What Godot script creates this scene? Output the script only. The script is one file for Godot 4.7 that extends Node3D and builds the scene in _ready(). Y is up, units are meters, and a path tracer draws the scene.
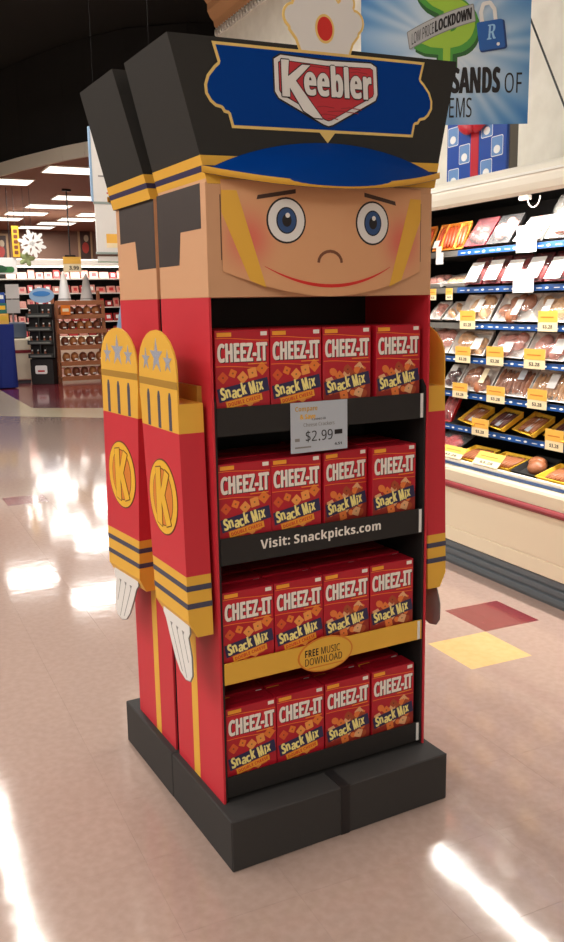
extends Node3D
# A supermarket aisle end: a cardboard toy-soldier snack display stands on a tiled floor, a refrigerated
# meat case runs along the wall behind it, and a produce/bakery department lies beyond.
# World axes = the display's own axes (x along its front, z out of its front). The store is turned by TA.

const TA := -0.061535
const W := 0.66            # display width
var FS := Transform3D(Basis(Vector3.UP, TA), Vector3.ZERO)   # store frame -> world
var M := {}
var used := {}
var rng := RandomNumberGenerator.new()

# ------------------------------------------------------------------ naming
func numbered(n: String) -> String:
	if not used.has(n):
		used[n] = 0
		return n
	used[n] += 1
	return "%s_%03d" % [n, used[n]]

func tag(o, label, category, group = ""):
	o.set_meta("label", label)
	o.set_meta("category", category)
	if group != "":
		o.set_meta("group", group)
	return o

func thing(called, label, category, xf = Transform3D.IDENTITY, group = ""):
	var o := Node3D.new()
	o.name = numbered(called)
	add_child(o, true)
	o.transform = xf
	return tag(o, label, category, group)

func copy(src, xf, label = "", group = ""):
	var base = src.get_meta("base_name")
	var o = src.duplicate()
	o.name = numbered(base)
	add_child(o, true)
	o.transform = xf
	if label != "": o.set_meta("label", label)
	if group != "": o.set_meta("group", group)
	return o

func struct(called, tris, m, xf = Transform3D.IDENTITY):
	var o = P(self, called, tris, m, xf)
	o.set_meta("kind", "structure")
	return o

func S(x, y, z) -> Vector3:
	return FS * Vector3(x, y, z)

func SX(x, y, z, b = Basis.IDENTITY) -> Transform3D:
	return FS * Transform3D(b, Vector3(x, y, z))

func at(x, y, z, b = Basis.IDENTITY) -> Transform3D:
	return Transform3D(b, Vector3(x, y, z))

# ------------------------------------------------------------------ triangles (PackedVector3Array)
func T(a: PackedVector3Array, p: Vector3, q: Vector3, r: Vector3, out: Vector3):
	if (q - p).cross(r - p).dot(out) > 0.0:
		a.append(p); a.append(r); a.append(q)
	else:
		a.append(p); a.append(q); a.append(r)

func Q(a, p, q, r, s, out):
	T(a, p, q, r, out)
	T(a, p, r, s, out)

func bx(size: Vector3, bev := 0.0, c := Vector3.ZERO) -> PackedVector3Array:
	var a := PackedVector3Array()
	var h := size * 0.5
	bev = min(bev, min(h.x, min(h.y, h.z)) * 0.9)
	var v := {}
	for sx in [-1, 1]:
		for sy in [-1, 1]:
			for sz in [-1, 1]:
				for ax in 3:
					var s := Vector3(sx, sy, sz)
					var p := h - Vector3.ONE * bev
					p[ax] = h[ax]
					v[[sx, sy, sz, ax]] = c + p * s
	for ax in 3:
		for s in [-1, 1]:
			var k := []
			for uv in [[-1, -1], [1, -1], [1, 1], [-1, 1]]:
				var sg := [0, 0, 0]
				sg[ax] = s; sg[(ax + 1) % 3] = uv[0]; sg[(ax + 2) % 3] = uv[1]
				k.append(v[[sg[0], sg[1], sg[2], ax]])
			var n := Vector3.ZERO
			n[ax] = s
			Q(a, k[0], k[1], k[2], k[3], n)
	if bev > 0.0:
		for ax in 3:
			var b := (ax + 1) % 3
			var d := (ax + 2) % 3
			for s1 in [-1, 1]:
				for s2 in [-1, 1]:
					var lo := [0, 0, 0]; var hi := [0, 0, 0]
					lo[ax] = -1; hi[ax] = 1
					lo[b] = s1; hi[b] = s1; lo[d] = s2; hi[d] = s2
					var n := Vector3.ZERO
					n[b] = s1; n[d] = s2
					Q(a, v[[lo[0], lo[1], lo[2], b]], v[[hi[0], hi[1], hi[2], b]], v[[hi[0], hi[1], hi[2], d]], v[[lo[0], lo[1], lo[2], d]], n)
		for sx in [-1, 1]:
			for sy in [-1, 1]:
				for sz in [-1, 1]:
					T(a, v[[sx, sy, sz, 0]], v[[sx, sy, sz, 1]], v[[sx, sy, sz, 2]], Vector3(sx, sy, sz))
	return a

func bxr(x0, x1, y0, y1, z0, z1, bev := 0.0) -> PackedVector3Array:
	return bx(Vector3(x1 - x0, y1 - y0, z1 - z0), bev, Vector3(x0 + x1, y0 + y1, z0 + z1) * 0.5)

func ccw(pts: PackedVector2Array) -> PackedVector2Array:
	if Geometry2D.is_polygon_clockwise(pts) :
		var r := pts.duplicate()
		r.reverse()
		return r
	return pts

# flat shape of thickness th, its face towards +z; fn bends it after the triangles are cut to size
func plate(pts: PackedVector2Array, th := 0.0006, sub := 0.0, fn = null) -> PackedVector3Array:
	var a := PackedVector3Array()
	var idx := Geometry2D.triangulate_polygon(pts)
	var tri := []
	for i in range(0, idx.size(), 3):
		tri.append([pts[idx[i]], pts[idx[i + 1]], pts[idx[i + 2]]])
	if sub > 0.0:
		var k := 0
		while k < tri.size():
			var t = tri[k]
			var best := -1; var bl := sub
			for e in 3:
				var l: float = t[e].distance_to(t[(e + 1) % 3])
				if l > bl:
					bl = l; best = e
			if best < 0:
				k += 1
				continue
			var A = t[best]; var B = t[(best + 1) % 3]; var Cc = t[(best + 2) % 3]
			var mid = (A + B) * 0.5
			tri[k] = [A, mid, Cc]
			tri.append([mid, B, Cc])
	for t in tri:
		T(a, V(t[0], th), V(t[1], th), V(t[2], th), Vector3(0, 0, 1))
		T(a, V(t[0], 0), V(t[1], 0), V(t[2], 0), Vector3(0, 0, -1))
	var n := pts.size()
	var cen := Vector2.ZERO
	var cw := area2(pts) < 0.0
	for i in n:
		var p := pts[i]
		var q := pts[(i + 1) % n]
		var parts := 1
		if sub > 0.0: parts = int(ceil(p.distance_to(q) / sub))
		for j in parts:
			var p1 := p.lerp(q, float(j) / parts)
			var q1 := p.lerp(q, float(j + 1) / parts)
			var e := (q1 - p1)
			var o := Vector3(e.y, -e.x, 0) * (-1.0 if cw else 1.0)
			Q(a, V(p1, 0), V(q1, 0), V(q1, th), V(p1, th), o)
	if fn != null:
		for i in a.size():
			a[i] = fn.call(a[i])
	return a

func V(p: Vector2, z: float) -> Vector3:
	return Vector3(p.x, p.y, z)

func area2(pts) -> float:
	var s := 0.0
	for i in pts.size():
		var p = pts[i]; var q = pts[(i + 1) % pts.size()]
		s += p.x * q.y - q.x * p.y
	return s

func rect(x0, y0, x1, y1) -> PackedVector2Array:
	return PackedVector2Array([Vector2(x0, y0), Vector2(x1, y0), Vector2(x1, y1), Vector2(x0, y1)])

func rrect(x0, y0, x1, y1, r, n := 4) -> PackedVector2Array:
	var o := PackedVector2Array()
	var cs := [[x1 - r, y0 + r, -PI / 2], [x1 - r, y1 - r, 0.0], [x0 + r, y1 - r, PI / 2], [x0 + r, y0 + r, PI]]
	for c in cs:
		for i in n + 1:
			var t: float = c[2] + PI / 2 * i / n
			o.append(Vector2(c[0] + cos(t) * r, c[1] + sin(t) * r))
	return o

func ell(cx, cy, rx, ry, n := 28) -> PackedVector2Array:
	var o := PackedVector2Array()
	for i in n:
		var t := TAU * i / n
		o.append(Vector2(cx + cos(t) * rx, cy + sin(t) * ry))
	return o

func star(cx, cy, r, rot := PI / 2, k := 0.42) -> PackedVector2Array:
	var o := PackedVector2Array()
	for i in 10:
		var t := rot + TAU * i / 10
		var q: float = r if i % 2 == 0 else r * k
		o.append(Vector2(cx + cos(t) * q, cy + sin(t) * q))
	return o

func pv(list) -> PackedVector2Array:
	var o := PackedVector2Array()
	for p in list: o.append(Vector2(p[0], p[1]))
	return o

func stroke(list, r) -> PackedVector2Array:
	return Geometry2D.offset_polyline(pv(list), r, Geometry2D.JOIN_ROUND, Geometry2D.END_ROUND)[0]

func grow(pts, d) -> PackedVector2Array:
	return Geometry2D.offset_polygon(pts, d, Geometry2D.JOIN_ROUND)[0]

func lathe(prof, n := 16) -> PackedVector3Array:
	var a := PackedVector3Array()
	for i in n:
		var t0 := TAU * i / n
		var t1 := TAU * (i + 1) / n
		for j in prof.size() - 1:
			var p = prof[j]; var q = prof[j + 1]
			var A := Vector3(p[0] * cos(t0), p[1], p[0] * sin(t0))
			var B := Vector3(p[0] * cos(t1), p[1], p[0] * sin(t1))
			var Cc := Vector3(q[0] * cos(t1), q[1], q[0] * sin(t1))
			var D := Vector3(q[0] * cos(t0), q[1], q[0] * sin(t0))
			var tm := (t0 + t1) * 0.5
			var dy: float = q[1] - p[1]; var dr: float = q[0] - p[0]
			var o := Vector3(cos(tm) * dy, -dr, sin(tm) * dy)
			if p[0] > 1e-6: T(a, A, B, Cc, o)
			if q[0] > 1e-6: T(a, A, Cc, D, o)
	return a

func tube(path, r, n := 8) -> PackedVector3Array:
	var a := PackedVector3Array()
	var rings := []
	for i in path.size():
		var d: Vector3
		if i == 0: d = path[1] - path[0]
		elif i == path.size() - 1: d = path[i] - path[i - 1]
		else: d = path[i + 1] - path[i - 1]
		d = d.normalized()
		var s := d.cross(Vector3.UP if abs(d.y) < 0.9 else Vector3.RIGHT).normalized()
		var u := s.cross(d)
		var ring := []
		for k in n:
			var t := TAU * k / n
			ring.append(path[i] + (s * cos(t) + u * sin(t)) * r)
		rings.append(ring)
	for i in path.size() - 1:
		for k in n:
			var k2 := (k + 1) % n
			Q(a, rings[i][k], rings[i][k2], rings[i + 1][k2], rings[i + 1][k], (rings[i][k] + rings[i][k2]) * 0.5 - path[i])
	for e in [0, path.size() - 1]:
		for k in n:
			T(a, path[e], rings[e][k], rings[e][(k + 1) % n], path[e] - path[1 if e == 0 else e - 1])
	return a

func blob(c: Vector3, r: Vector3, b := Basis.IDENTITY, n := 8, m := 5) -> PackedVector3Array:
	var a := PackedVector3Array()
	for j in m:
		for i in n:
			var k := []
			for q in [[i, j], [i + 1, j], [i + 1, j + 1], [i, j + 1]]:
				var th: float = TAU * q[0] / n
				var ph: float = PI * q[1] / m
				k.append(Vector3(sin(ph) * cos(th), cos(ph), sin(ph) * sin(th)))
			var o: Vector3 = k[0] + k[1] + k[2] + k[3]
			if j > 0: T(a, k[0], k[1], k[2], o)
			if j < m - 1: T(a, k[0], k[2], k[3], o)
	for i in a.size():
		a[i] = c + b * (a[i] * r)
	return a

# profile in (x, y), swept along z from z0 to z1, closed
func sweep(prof: PackedVector2Array, z0, z1) -> PackedVector3Array:
	var a := plate(prof, z1 - z0)
	for i in a.size(): a[i].z += z0
	return a

func mesh(tris: PackedVector3Array, smooth := false) -> ArrayMesh:
	var st := SurfaceTool.new()
	st.begin(Mesh.PRIMITIVE_TRIANGLES)
	st.set_smooth_group(0 if smooth else -1)
	for v in tris:
		st.set_uv(Vector2(v.x, v.y))
		st.add_vertex(v)
	st.generate_normals()
	return st.commit()

func P(parent, called, tris, m, xf = Transform3D.IDENTITY, smooth = false) -> MeshInstance3D:
	var o := MeshInstance3D.new()
	o.mesh = mesh(tris, smooth) if tris is PackedVector3Array else tris
	o.material_override = m
	o.name = numbered(called) if parent == self else called
	parent.add_child(o, true)
	o.transform = xf
	return o

# several shapes with their own colours in one printed picture
func picture(parent, called, shapes, m, xf = Transform3D.IDENTITY) -> MeshInstance3D:
	var st := SurfaceTool.new()
	st.begin(Mesh.PRIMITIVE_TRIANGLES)
	st.set_smooth_group(-1)
	for s in shapes:
		st.set_color(Color(s[1]).srgb_to_linear())
		for v in s[0]: st.add_vertex(v)
	st.generate_normals()
	return P(parent, called, st.commit(), m, xf)

var fonts := {}
func font(kind):
	if not fonts.has(kind):
		var f := SystemFont.new()
		f.font_names = PackedStringArray(["Droid Serif" if kind.begins_with("serif") else "Droid Sans"])
		f.font_weight = 700 if kind.contains("bold") or kind.contains("heavy") else 400
		fonts[kind] = f
	return fonts[kind]

# lettering fitted into a box w x h with its lower left corner at the origin, face towards +z
func letters(s: String, w: float, h: float, th := 0.0006, kind := "bold", shear := 0.0) -> PackedVector3Array:
	var t := TextMesh.new()
	t.text = s
	t.font = font(kind)
	t.font_size = 48
	t.pixel_size = 0.01
	t.depth = 0.02
	t.curve_step = 1.5
	var ar := t.get_mesh_arrays() if t.get_surface_count() == 0 else t.surface_get_arrays(0)
	var vs: PackedVector3Array = ar[Mesh.ARRAY_VERTEX]
	var lo := Vector3.INF; var hi := -Vector3.INF
	for v in vs:
		lo = lo.min(v); hi = hi.max(v)
	var out := PackedVector3Array()
	var sz := hi - lo
	var fat := 0.0
	if kind.contains("heavy"):
		fat = h * (0.06 if kind.contains("extra") else 0.028)
		w -= fat * 2; h -= fat
	var sc := Vector3(w / sz.x, h / sz.y, th / sz.z)
	var ix = ar[Mesh.ARRAY_INDEX]
	var n: int = ix.size() if ix != null and ix.size() > 0 else vs.size()
	for i in n:
		var v: Vector3 = (vs[ix[i]] if ix != null and ix.size() > 0 else vs[i]) - lo
		v = v * sc
		v.x += shear * v.y
		out.append(v)
	if fat > 0.0:      # thicken the strokes with shifted copies
		var one := out
		out = PackedVector3Array()
		for d in [[0, 0, 0.0], [2, 0, 0.00002], [1, 1, 0.00004], [1, 0, 0.00006], [0.5, 0.5, 0.00008], [1.5, 0.5, 0.0001]]:
			out.append_array(at(d[0] * fat, d[1] * fat, d[2]) * one)
	return out

func moved(tris, xf: Transform3D) -> PackedVector3Array:
	return xf * tris

# ------------------------------------------------------------------ materials
func mat(key, col = Color.WHITE, rough = 0.6, o = {}) -> StandardMaterial3D:
	if M.has(key): return M[key]
	var m := StandardMaterial3D.new()
	m.albedo_color = col
	m.roughness = rough
	for k in o: m.set(k, o[k])
	M[key] = m
	return m

func c8(r, g, b) -> Color:
	return Color(r / 255.0, g / 255.0, b / 255.0)

# a tileable noise picture between two tones
func noise_tex(seed_, freq, a: Color, b: Color, octaves := 4, size := 256, pow_ := 1.0) -> ImageTexture:
	var n := FastNoiseLite.new()
	n.seed = seed_
	n.frequency = freq
	n.fractal_octaves = octaves
	var im := n.get_seamless_image(size, size)
	im.convert(Image.FORMAT_RGB8)
	for y in size:
		for x in size:
			var v := im.get_pixel(x, y).r
			im.set_pixel(x, y, a.lerp(b, pow(v, pow_)))
	return ImageTexture.create_from_image(im)

func bump_tex(seed_, freq, strength, octaves := 3, size := 256) -> ImageTexture:
	var n := FastNoiseLite.new()
	n.seed = seed_
	n.frequency = freq
	n.fractal_octaves = octaves
	var im := n.get_seamless_image(size, size)
	im.convert(Image.FORMAT_RGBA8)
	im.bump_map_to_normal_map(strength)
	return ImageTexture.create_from_image(im)

func tri_mat(key, tex, scale_, rough, o = {}) -> StandardMaterial3D:
	var m := mat(key, Color.WHITE, rough, o)
	m.albedo_texture = tex
	m.uv1_triplanar = true
	m.uv1_world_triplanar = true
	m.uv1_scale = Vector3.ONE * scale_
	return m

func make_materials():
	var t0 := noise_tex(3, 0.06, c8(172, 147, 135), c8(184, 159, 147), 4, 512)
	var fl := tri_mat("tile", t0, 0.9, 0.085)
	fl.normal_enabled = true
	fl.normal_texture = bump_tex(11, 0.02, 3.0, 2, 512)
	fl.normal_scale = 0.03
	var t1 := noise_tex(4, 0.06, c8(126, 40, 50), c8(140, 50, 58))
	tri_mat("tile_burgundy", t1, 1.4, 0.2, {"clearcoat_enabled": true, "clearcoat": 0.6, "clearcoat_roughness": 0.07})
	tri_mat("tile_yellow", noise_tex(5, 0.06, c8(224, 186, 122), c8(232, 196, 134)), 1.4, 0.2, {"clearcoat_enabled": true, "clearcoat": 0.6, "clearcoat_roughness": 0.07})
	tri_mat("tile_cream", noise_tex(6, 0.05, c8(232, 208, 162), c8(240, 218, 174)), 1.0, 0.22, {"clearcoat_enabled": true, "clearcoat": 0.6, "clearcoat_roughness": 0.08})
	tri_mat("plaster", noise_tex(7, 0.03, c8(230, 224, 212), c8(246, 241, 230), 5), 0.6, 0.85)
	# printed card
	mat("red", c8(204, 42, 56), 0.55)
	mat("yellow", c8(232, 178, 62), 0.55)
	mat("gold_dark", c8(172, 128, 42), 0.6)
	mat("hat_black", c8(52, 51, 49), 0.6, {"metallic_specular": 0.28})
	mat("hair", c8(58, 48, 45), 0.6)
	mat("tan", c8(212, 162, 122), 0.6)
	mat("blue", c8(0, 60, 144), 0.5, {"metallic_specular": 0.2})
	mat("navy", c8(46, 42, 82), 0.6)
	tri_mat("braid", noise_tex(41, 0.2, c8(40, 40, 66), c8(96, 96, 116), 2), 14.0, 0.55)
	mat("gold_line", c8(240, 205, 120), 0.55)
	mat("white_card", c8(232, 230, 226), 0.6)
	mat("ink", c8(26, 22, 24), 0.6)
	mat("tray_card", c8(62, 60, 59), 0.65, {"metallic_specular": 0.28})
	mat("black_card", c8(30, 27, 26), 0.65)
	tri_mat("silver", noise_tex(42, 0.16, c8(104, 110, 136), c8(214, 216, 222), 2), 14.0, 0.5)
	mat("print", Color.WHITE, 0.5, {"vertex_color_use_as_albedo": true})
	mat("carton", c8(186, 22, 42), 0.38)
	mat("carton_bright", c8(204, 26, 46), 0.38)
	mat("carton_dark", c8(160, 22, 34), 0.4)
	mat("letter_white", c8(244, 238, 228), 0.45)
	mat("letter_cream", c8(250, 236, 150), 0.45)
	mat("orange", c8(240, 130, 40), 0.5)
	mat("flavour", c8(246, 168, 50), 0.45)
	mat("mouth", c8(214, 40, 34), 0.55)
	mat("brow", c8(72, 48, 38), 0.6)
	mat("nose_line", c8(120, 72, 48), 0.6)
	mat("shield_red", c8(196, 44, 56), 0.55)
	mat("shield_streak", c8(150, 30, 42), 0.55)
	mat("iris", c8(44, 78, 128), 0.5)
	mat("cord_grey", c8(132, 130, 128), 0.5)
	mat("bronze_line", c8(110, 60, 30), 0.6)
	mat("medal", c8(238, 184, 46), 0.45)
	mat("medal_orange", c8(218, 128, 40), 0.5)
	# store
	mat("cream_metal", c8(236, 222, 194), 0.35)
	mat("canopy_cream", c8(240, 233, 216), 0.35)
	mat("white_metal", c8(238, 234, 224), 0.35)
	mat("bumper", c8(140, 44, 52), 0.35)
	mat("kick", c8(96, 104, 110), 0.45)
	mat("case_dark", c8(26, 24, 24), 0.6)
	mat("shelf_metal", c8(120, 116, 110), 0.4, {"metallic": 0.4})
	mat("rail_blue", c8(16, 70, 136), 0.4)
	mat("foam", c8(240, 236, 230), 0.5)
	mat("film", Color(1, 1, 1, 0.045), 0.1, {"transparency": BaseMaterial3D.TRANSPARENCY_ALPHA})
	mat("label_white", c8(246, 244, 240), 0.45)
	mat("label_grey", c8(196, 202, 210), 0.45)
	mat("tag_yellow", c8(252, 206, 92), 0.5)
	mat("tag_orange", c8(248, 192, 84), 0.5)
	mat("tag_cream", c8(250, 232, 190), 0.5)
	tri_mat("meat_pink", noise_tex(21, 0.09, c8(190, 96, 84), c8(238, 196, 180), 3), 9.0, 0.35)
	tri_mat("meat_brown", noise_tex(22, 0.09, c8(126, 66, 42), c8(206, 140, 92), 3), 9.0, 0.35)
	tri_mat("meat_red", noise_tex(23, 0.09, c8(128, 26, 30), c8(196, 76, 72), 3), 9.0, 0.35)
	tri_mat("meat_tan", noise_tex(24, 0.09, c8(186, 122, 72), c8(240, 204, 156), 3), 9.0, 0.35)
	tri_mat("meat_dark", noise_tex(25, 0.09, c8(62, 30, 30), c8(134, 78, 72), 3), 9.0, 0.35)
	mat("sausage", c8(196, 84, 50), 0.35)
	mat("pack_yellow", c8(244, 196, 60), 0.4)
	mat("pack_orange", c8(240, 150, 60), 0.4)
	mat("pack_red", c8(196, 44, 48), 0.4)
	mat("pack_maroon", c8(120, 30, 40), 0.4)
	mat("ceiling_black", c8(17, 15, 15), 0.9)
	mat("bulkhead", c8(206, 156, 112), 0.75)
	mat("trim_metal", c8(232, 230, 226), 0.45)
	mat("brown_ceiling", c8(150, 108, 88), 0.8)
	mat("brown_wall", c8(140, 108, 92), 0.8)
	mat("fascia", c8(222, 214, 200), 0.7)
	mat("black_metal", c8(22, 22, 24), 0.4)
	var wood := tri_mat("wood", noise_tex(31, 0.05, c8(160, 98, 62), c8(190, 126, 86), 4), 3.0, 0.5)
	wood.uv1_scale = Vector3(1.0, 12.0, 6.0)
	mat("bread", c8(186, 120, 70), 0.5)
	mat("bread_dark", c8(132, 72, 46), 0.5)
	mat("blue_cloth", c8(20, 44, 130), 0.8)
	mat("pale_blue", c8(150, 182, 214), 0.7)
	mat("sign_blue", c8(60, 130, 200), 0.4)
	mat("ribbon", c8(196, 30, 48), 0.4)
	mat("wrap_blue", c8(34, 76, 164), 0.35)
	mat("wrap_light", c8(110, 150, 204), 0.35)
	mat("glow", Color.WHITE, 0.5, {"emission_enabled": true, "emission": Color(1.0, 0.96, 0.88), "emission_energy_multiplier": 9.0})
	mat("glow_case", Color.WHITE, 0.5, {"emission_enabled": true, "emission": Color(1.0, 0.97, 0.90), "emission_energy_multiplier": 14.0})
	mat("glow_panel", Color.WHITE, 0.5, {"emission_enabled": true, "emission": Color(1.0, 0.96, 0.90), "emission_energy_multiplier": 2.2})

# ------------------------------------------------------------------ lights
const WARM := Color(1.0, 0.98, 0.955)

func area_light(parent, pos: Vector3, sx, sz, energy, down := Vector3.DOWN):
	var l := AreaLight3D.new()
	l.name = "lamp_light"
	l.area_size = Vector2(sx, sz)
	l.light_color = WARM
	l.light_energy = energy
	l.area_range = 40.0
	l.shadow_enabled = true
	parent.add_child(l, true)
	var b := Basis.looking_at(down, Vector3(0, 0, 1) if abs(down.y) > 0.7 else Vector3.UP)
	l.transform = Transform3D(b, pos)

func strip_light(x, z, y, label, energy):
	var t = thing("strip_light", label, "light", SX(x, y, z), "ceiling strip lights over the aisle")
	P(t, "housing", sweep(pv([[-0.09, 0.06], [-0.05, 0.1], [0.05, 0.1], [0.09, 0.06], [0.09, 0.05], [-0.09, 0.05]]), -1.18, 1.18), M.white_metal)
	for s in [-1, 1]:
		P(t, "tube", tube([Vector3(s * 0.045, 0.028, -1.15), Vector3(s * 0.045, 0.028, 1.15)], 0.019, 8), M.glow, Transform3D.IDENTITY, true)
	for z2 in [-0.8, 0.8]:
		P(t, "hanger", tube([Vector3(0, 0.1, z2), Vector3(0, 5.2 - y, z2)], 0.006, 6), M.black_metal)
	area_light(t, Vector3(0, 0.005, 0), 0.10, 2.3, energy)

func troffer(x, z, y, energy):
	var t = thing("recessed_light", "flat white rectangular light panel in the brown department ceiling", "light", SX(x, y, z), "light panels in the brown ceiling")
	P(t, "frame", bxr(-0.47, 0.47, -0.02, 0.0, -0.36, 0.36, 0.004), M.white_metal)
	P(t, "diffuser", bxr(-0.44, 0.44, -0.026, -0.019, -0.33, 0.33), M.glow_panel)
	area_light(t, Vector3(0, -0.05, 0), 0.88, 0.66, energy)

# ------------------------------------------------------------------ the display stand
const HB := 0.144      # tray height
const YF := 1.464      # bottom of the head
const YH := 1.728      # bottom of the hat
const YT := 2.048      # top of the hat
const FL := 0.078      # sideways flare of the hat
const DZ := 0.312      # depth of one stand
const XC := 0.33

func hat_flare(y): return FL * clamp((y - YH) / (YT - YH), 0.0, 1.2)

func bow(v: Vector3) -> Vector3:      # face sheet: x relative to the centre
	var u: float = v.x / 0.291
	return Vector3(XC + v.x, v.y, 0.0012 + 0.02 * (1.0 - u * u) + v.z)

func side_xf(s) -> Transform3D:   # 2D (u, y) on the left (s = -1, u = z) or right (s = 1, u = -z) side
	if s < 0: return Transform3D(Basis(Vector3(0, 0, 1), Vector3(0, 1, 0), Vector3(-1, 0, 0)), Vector3.ZERO)
	return Transform3D(Basis(Vector3(0, 0, -1), Vector3(0, 1, 0), Vector3(1, 0, 0)), Vector3(W, 0, 0))

func hat_side_map(v: Vector3) -> Vector3:
	return Vector3(v.x, v.y, v.z + hat_flare(v.y))

func arm(t, s, yaw = 0.0):
	# u runs along the side (towards the front), k mirrors it for the right side
	var k := 1.0 if s < 0 else -1.0
	var N0 := 0.012      # gap between body and arm
	var TH := 0.078      # outer face
	var xf := side_xf(s)
	if yaw != 0.0:
		var piv := Vector3(-0.025 * k, 0, TH)
		xf = xf * Transform3D(Basis(Vector3.UP, -yaw * k), piv) * Transform3D(Basis.IDENTITY, -piv)
	var m := func(list):
		var o := []
		for p in list: o.append([p[0] * k, p[1]])
		return pv(o)
	var pf := func(y): return lerpf(-0.008, -0.027, (y - 0.655) / 0.55)
	var pb := func(y): return lerpf(-0.238, -0.288, (y - 0.655) / 0.55)
	var quad_box := func(y0, y1, g, cut):
		# section in (n, y), the outer lower edge cut away by "cut"
		var sec := [[N0 - g, y0], [TH + g, y0], [TH + g, y1], [N0 - g, y1]]
		if cut > 0.0: sec = [[N0, y0], [TH - 0.022, y0], [TH, y0 + cut], [TH, y1], [N0, y1]]
		var a := PackedVector3Array()
		var c := []
		for e in [0, 1]:
			var ring := []
			for q in sec:
				var u: float = (pf.call(q[1]) + g) if e == 0 else (pb.call(q[1]) - g)
				ring.append(Vector3(u * k, q[1], q[0]))
			c.append(ring)
		var n: int = sec.size()
		var mid := Vector3.ZERO
		for e in c:
			for q in e: mid += q / (2.0 * n)
		for i in n:
			var j := (i + 1) % n
			Q(a, c[0][i], c[0][j], c[1][j], c[1][i], (c[0][i] + c[0][j] + c[1][i] + c[1][j]) * 0.25 - mid)
		for e in c:
			for i in range(1, n - 1): T(a, e[0], e[i], e[i + 1], e[0] - Vector3(mid.x, e[0].y, e[0].z))
		return a
	var a0 = P(t, "arm", quad_box.call(0.782, 1.140, 0.0, 0.0), M.red, xf)
	P(a0, "cap", quad_box.call(1.140, 1.212, 0.0, 0.0), M.yellow)
	P(a0, "cuff", quad_box.call(0.622, 0.782, 0.0, 0.042), M.yellow)
	P(a0, "tab", bxr(-0.2 if k > 0 else 0.06, -0.06 if k > 0 else 0.2, 1.10, 1.25, 0.0, N0), M.gold_dark)
	for yy in [0.744, 0.698]:
		P(a0, "cuff_braid", quad_box.call(yy, yy + 0.014, 0.0008, 0.0), M.braid)
	# shoulder board: flat panel rising above the arm with a round top
	var ep := []
	var u0 := -0.027; var u1 := -0.291
	ep.append([u0, 1.212]); ep.append([u0, 1.29])
	for i in 13:
		var th := PI * i / 12.0
		ep.append([(u0 + u1) * 0.5 + cos(th) * (u0 - u1) * 0.5, 1.29 + sin(th) * 0.098])
	ep.append([u1, 1.212])
	P(a0, "shoulder_board", plate(m.call(ep), 0.004), M.yellow, at(0, 0, TH - 0.004))
	P(a0, "fold", plate(m.call([[u0 + 0.0006, 1.247], [u0 + 0.0006, 1.265], [u1 - 0.0006, 1.265], [u1 - 0.0006, 1.247]]), 0.0006), M.gold_dark, at(0, 0, TH))
	for q in [[-0.082, 1.312, 0.03], [-0.158, 1.322, 0.046], [-0.234, 1.312, 0.03]]:
		P(a0, "star", plate(star(q[0] * k, q[1], q[2], PI / 2, 0.36), 0.0008), M.silver, at(0, 0, TH))
	for q in [-0.078, -0.152, -0.226]:
		P(a0, "stripe", plate(m.call([[q + 0.010, 1.142], [q + 0.009, 1.222], [q + 0.004, 1.236], [q - 0.004, 1.236], [q - 0.009, 1.222], [q - 0.008, 1.142]]), 0.0006), M.braid, at(0, 0, TH))
	# medallion with a large letter
	var cx := -0.148 * k
	var cy := 0.962
	P(a0, "medallion", plate(ell(cx, cy, 0.099, 0.1, 40), 0.0012), M.bronze_line, at(0, 0, TH))
	P(a0, "medallion", plate(ell(cx, cy, 0.0955, 0.0965, 40), 0.0012), M.medal, at(0, 0, TH + 0.0006))
	P(a0, "medallion", plate(ell(cx, cy, 0.070, 0.076, 40), 0.0008), M.bronze_line, at(0, 0, TH + 0.0012))
	P(a0, "medallion", plate(ell(cx, cy, 0.067, 0.073, 40), 0.0008), M.medal_orange, at(0, 0, TH + 0.0016))
	var kp := pv([[-0.042, 0.072], [-0.008, 0.078], [-0.008, 0.018], [0.022, 0.074], [0.05, 0.066], [0.016, 0.008], [0.054, -0.064], [0.022, -0.074], [-0.008, -0.012], [-0.008, -0.078], [-0.042, -0.072]])
	P(a0, "medallion_letter", plate(grow(kp, 0.003), 0.0006), M.bronze_line, at(cx, cy, TH + 0.0024))
	P(a0, "medallion_letter", plate(kp, 0.0008), M.medal, at(cx, cy, TH + 0.0028))
	# flat white glove
	var gl := [[-0.04, 0.67], [-0.2, 0.67], [-0.207, 0.635], [-0.19, 0.62], [-0.163, 0.575], [-0.13, 0.527], [-0.1, 0.5], [-0.065, 0.49], [-0.035, 0.496], [-0.02, 0.516], [-0.02, 0.565], [-0.038, 0.612], [-0.026, 0.627], [-0.026, 0.65]]
	P(a0, "glove", plate(grow(m.call(gl), 0.0025), 0.003), M.cord_grey, at(0, 0, TH - 0.012))
	P(a0, "glove", plate(m.call(gl), 0.003), M.white_card, at(0, 0, TH - 0.0112))
	for q in [[[-0.15, 0.61], [-0.085, 0.505]], [[-0.11, 0.61], [-0.055, 0.498]], [[-0.07, 0.61], [-0.04, 0.545]]]:
		P(a0, "glove_line", plate(stroke([[q[0][0] * k, q[0][1]], [q[1][0] * k, q[1][1]]], 0.0013), 0.0006), M.cord_grey, at(0, 0, TH - 0.0084))
		P(a0, "glove_line", plate(m.call([[q[0][0] - 0.008, 0.621], [q[0][0] + 0.008, 0.621], [q[0][0], 0.608]]), 0.0006), M.cord_grey, at(0, 0, TH - 0.0084))
	return a0

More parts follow.
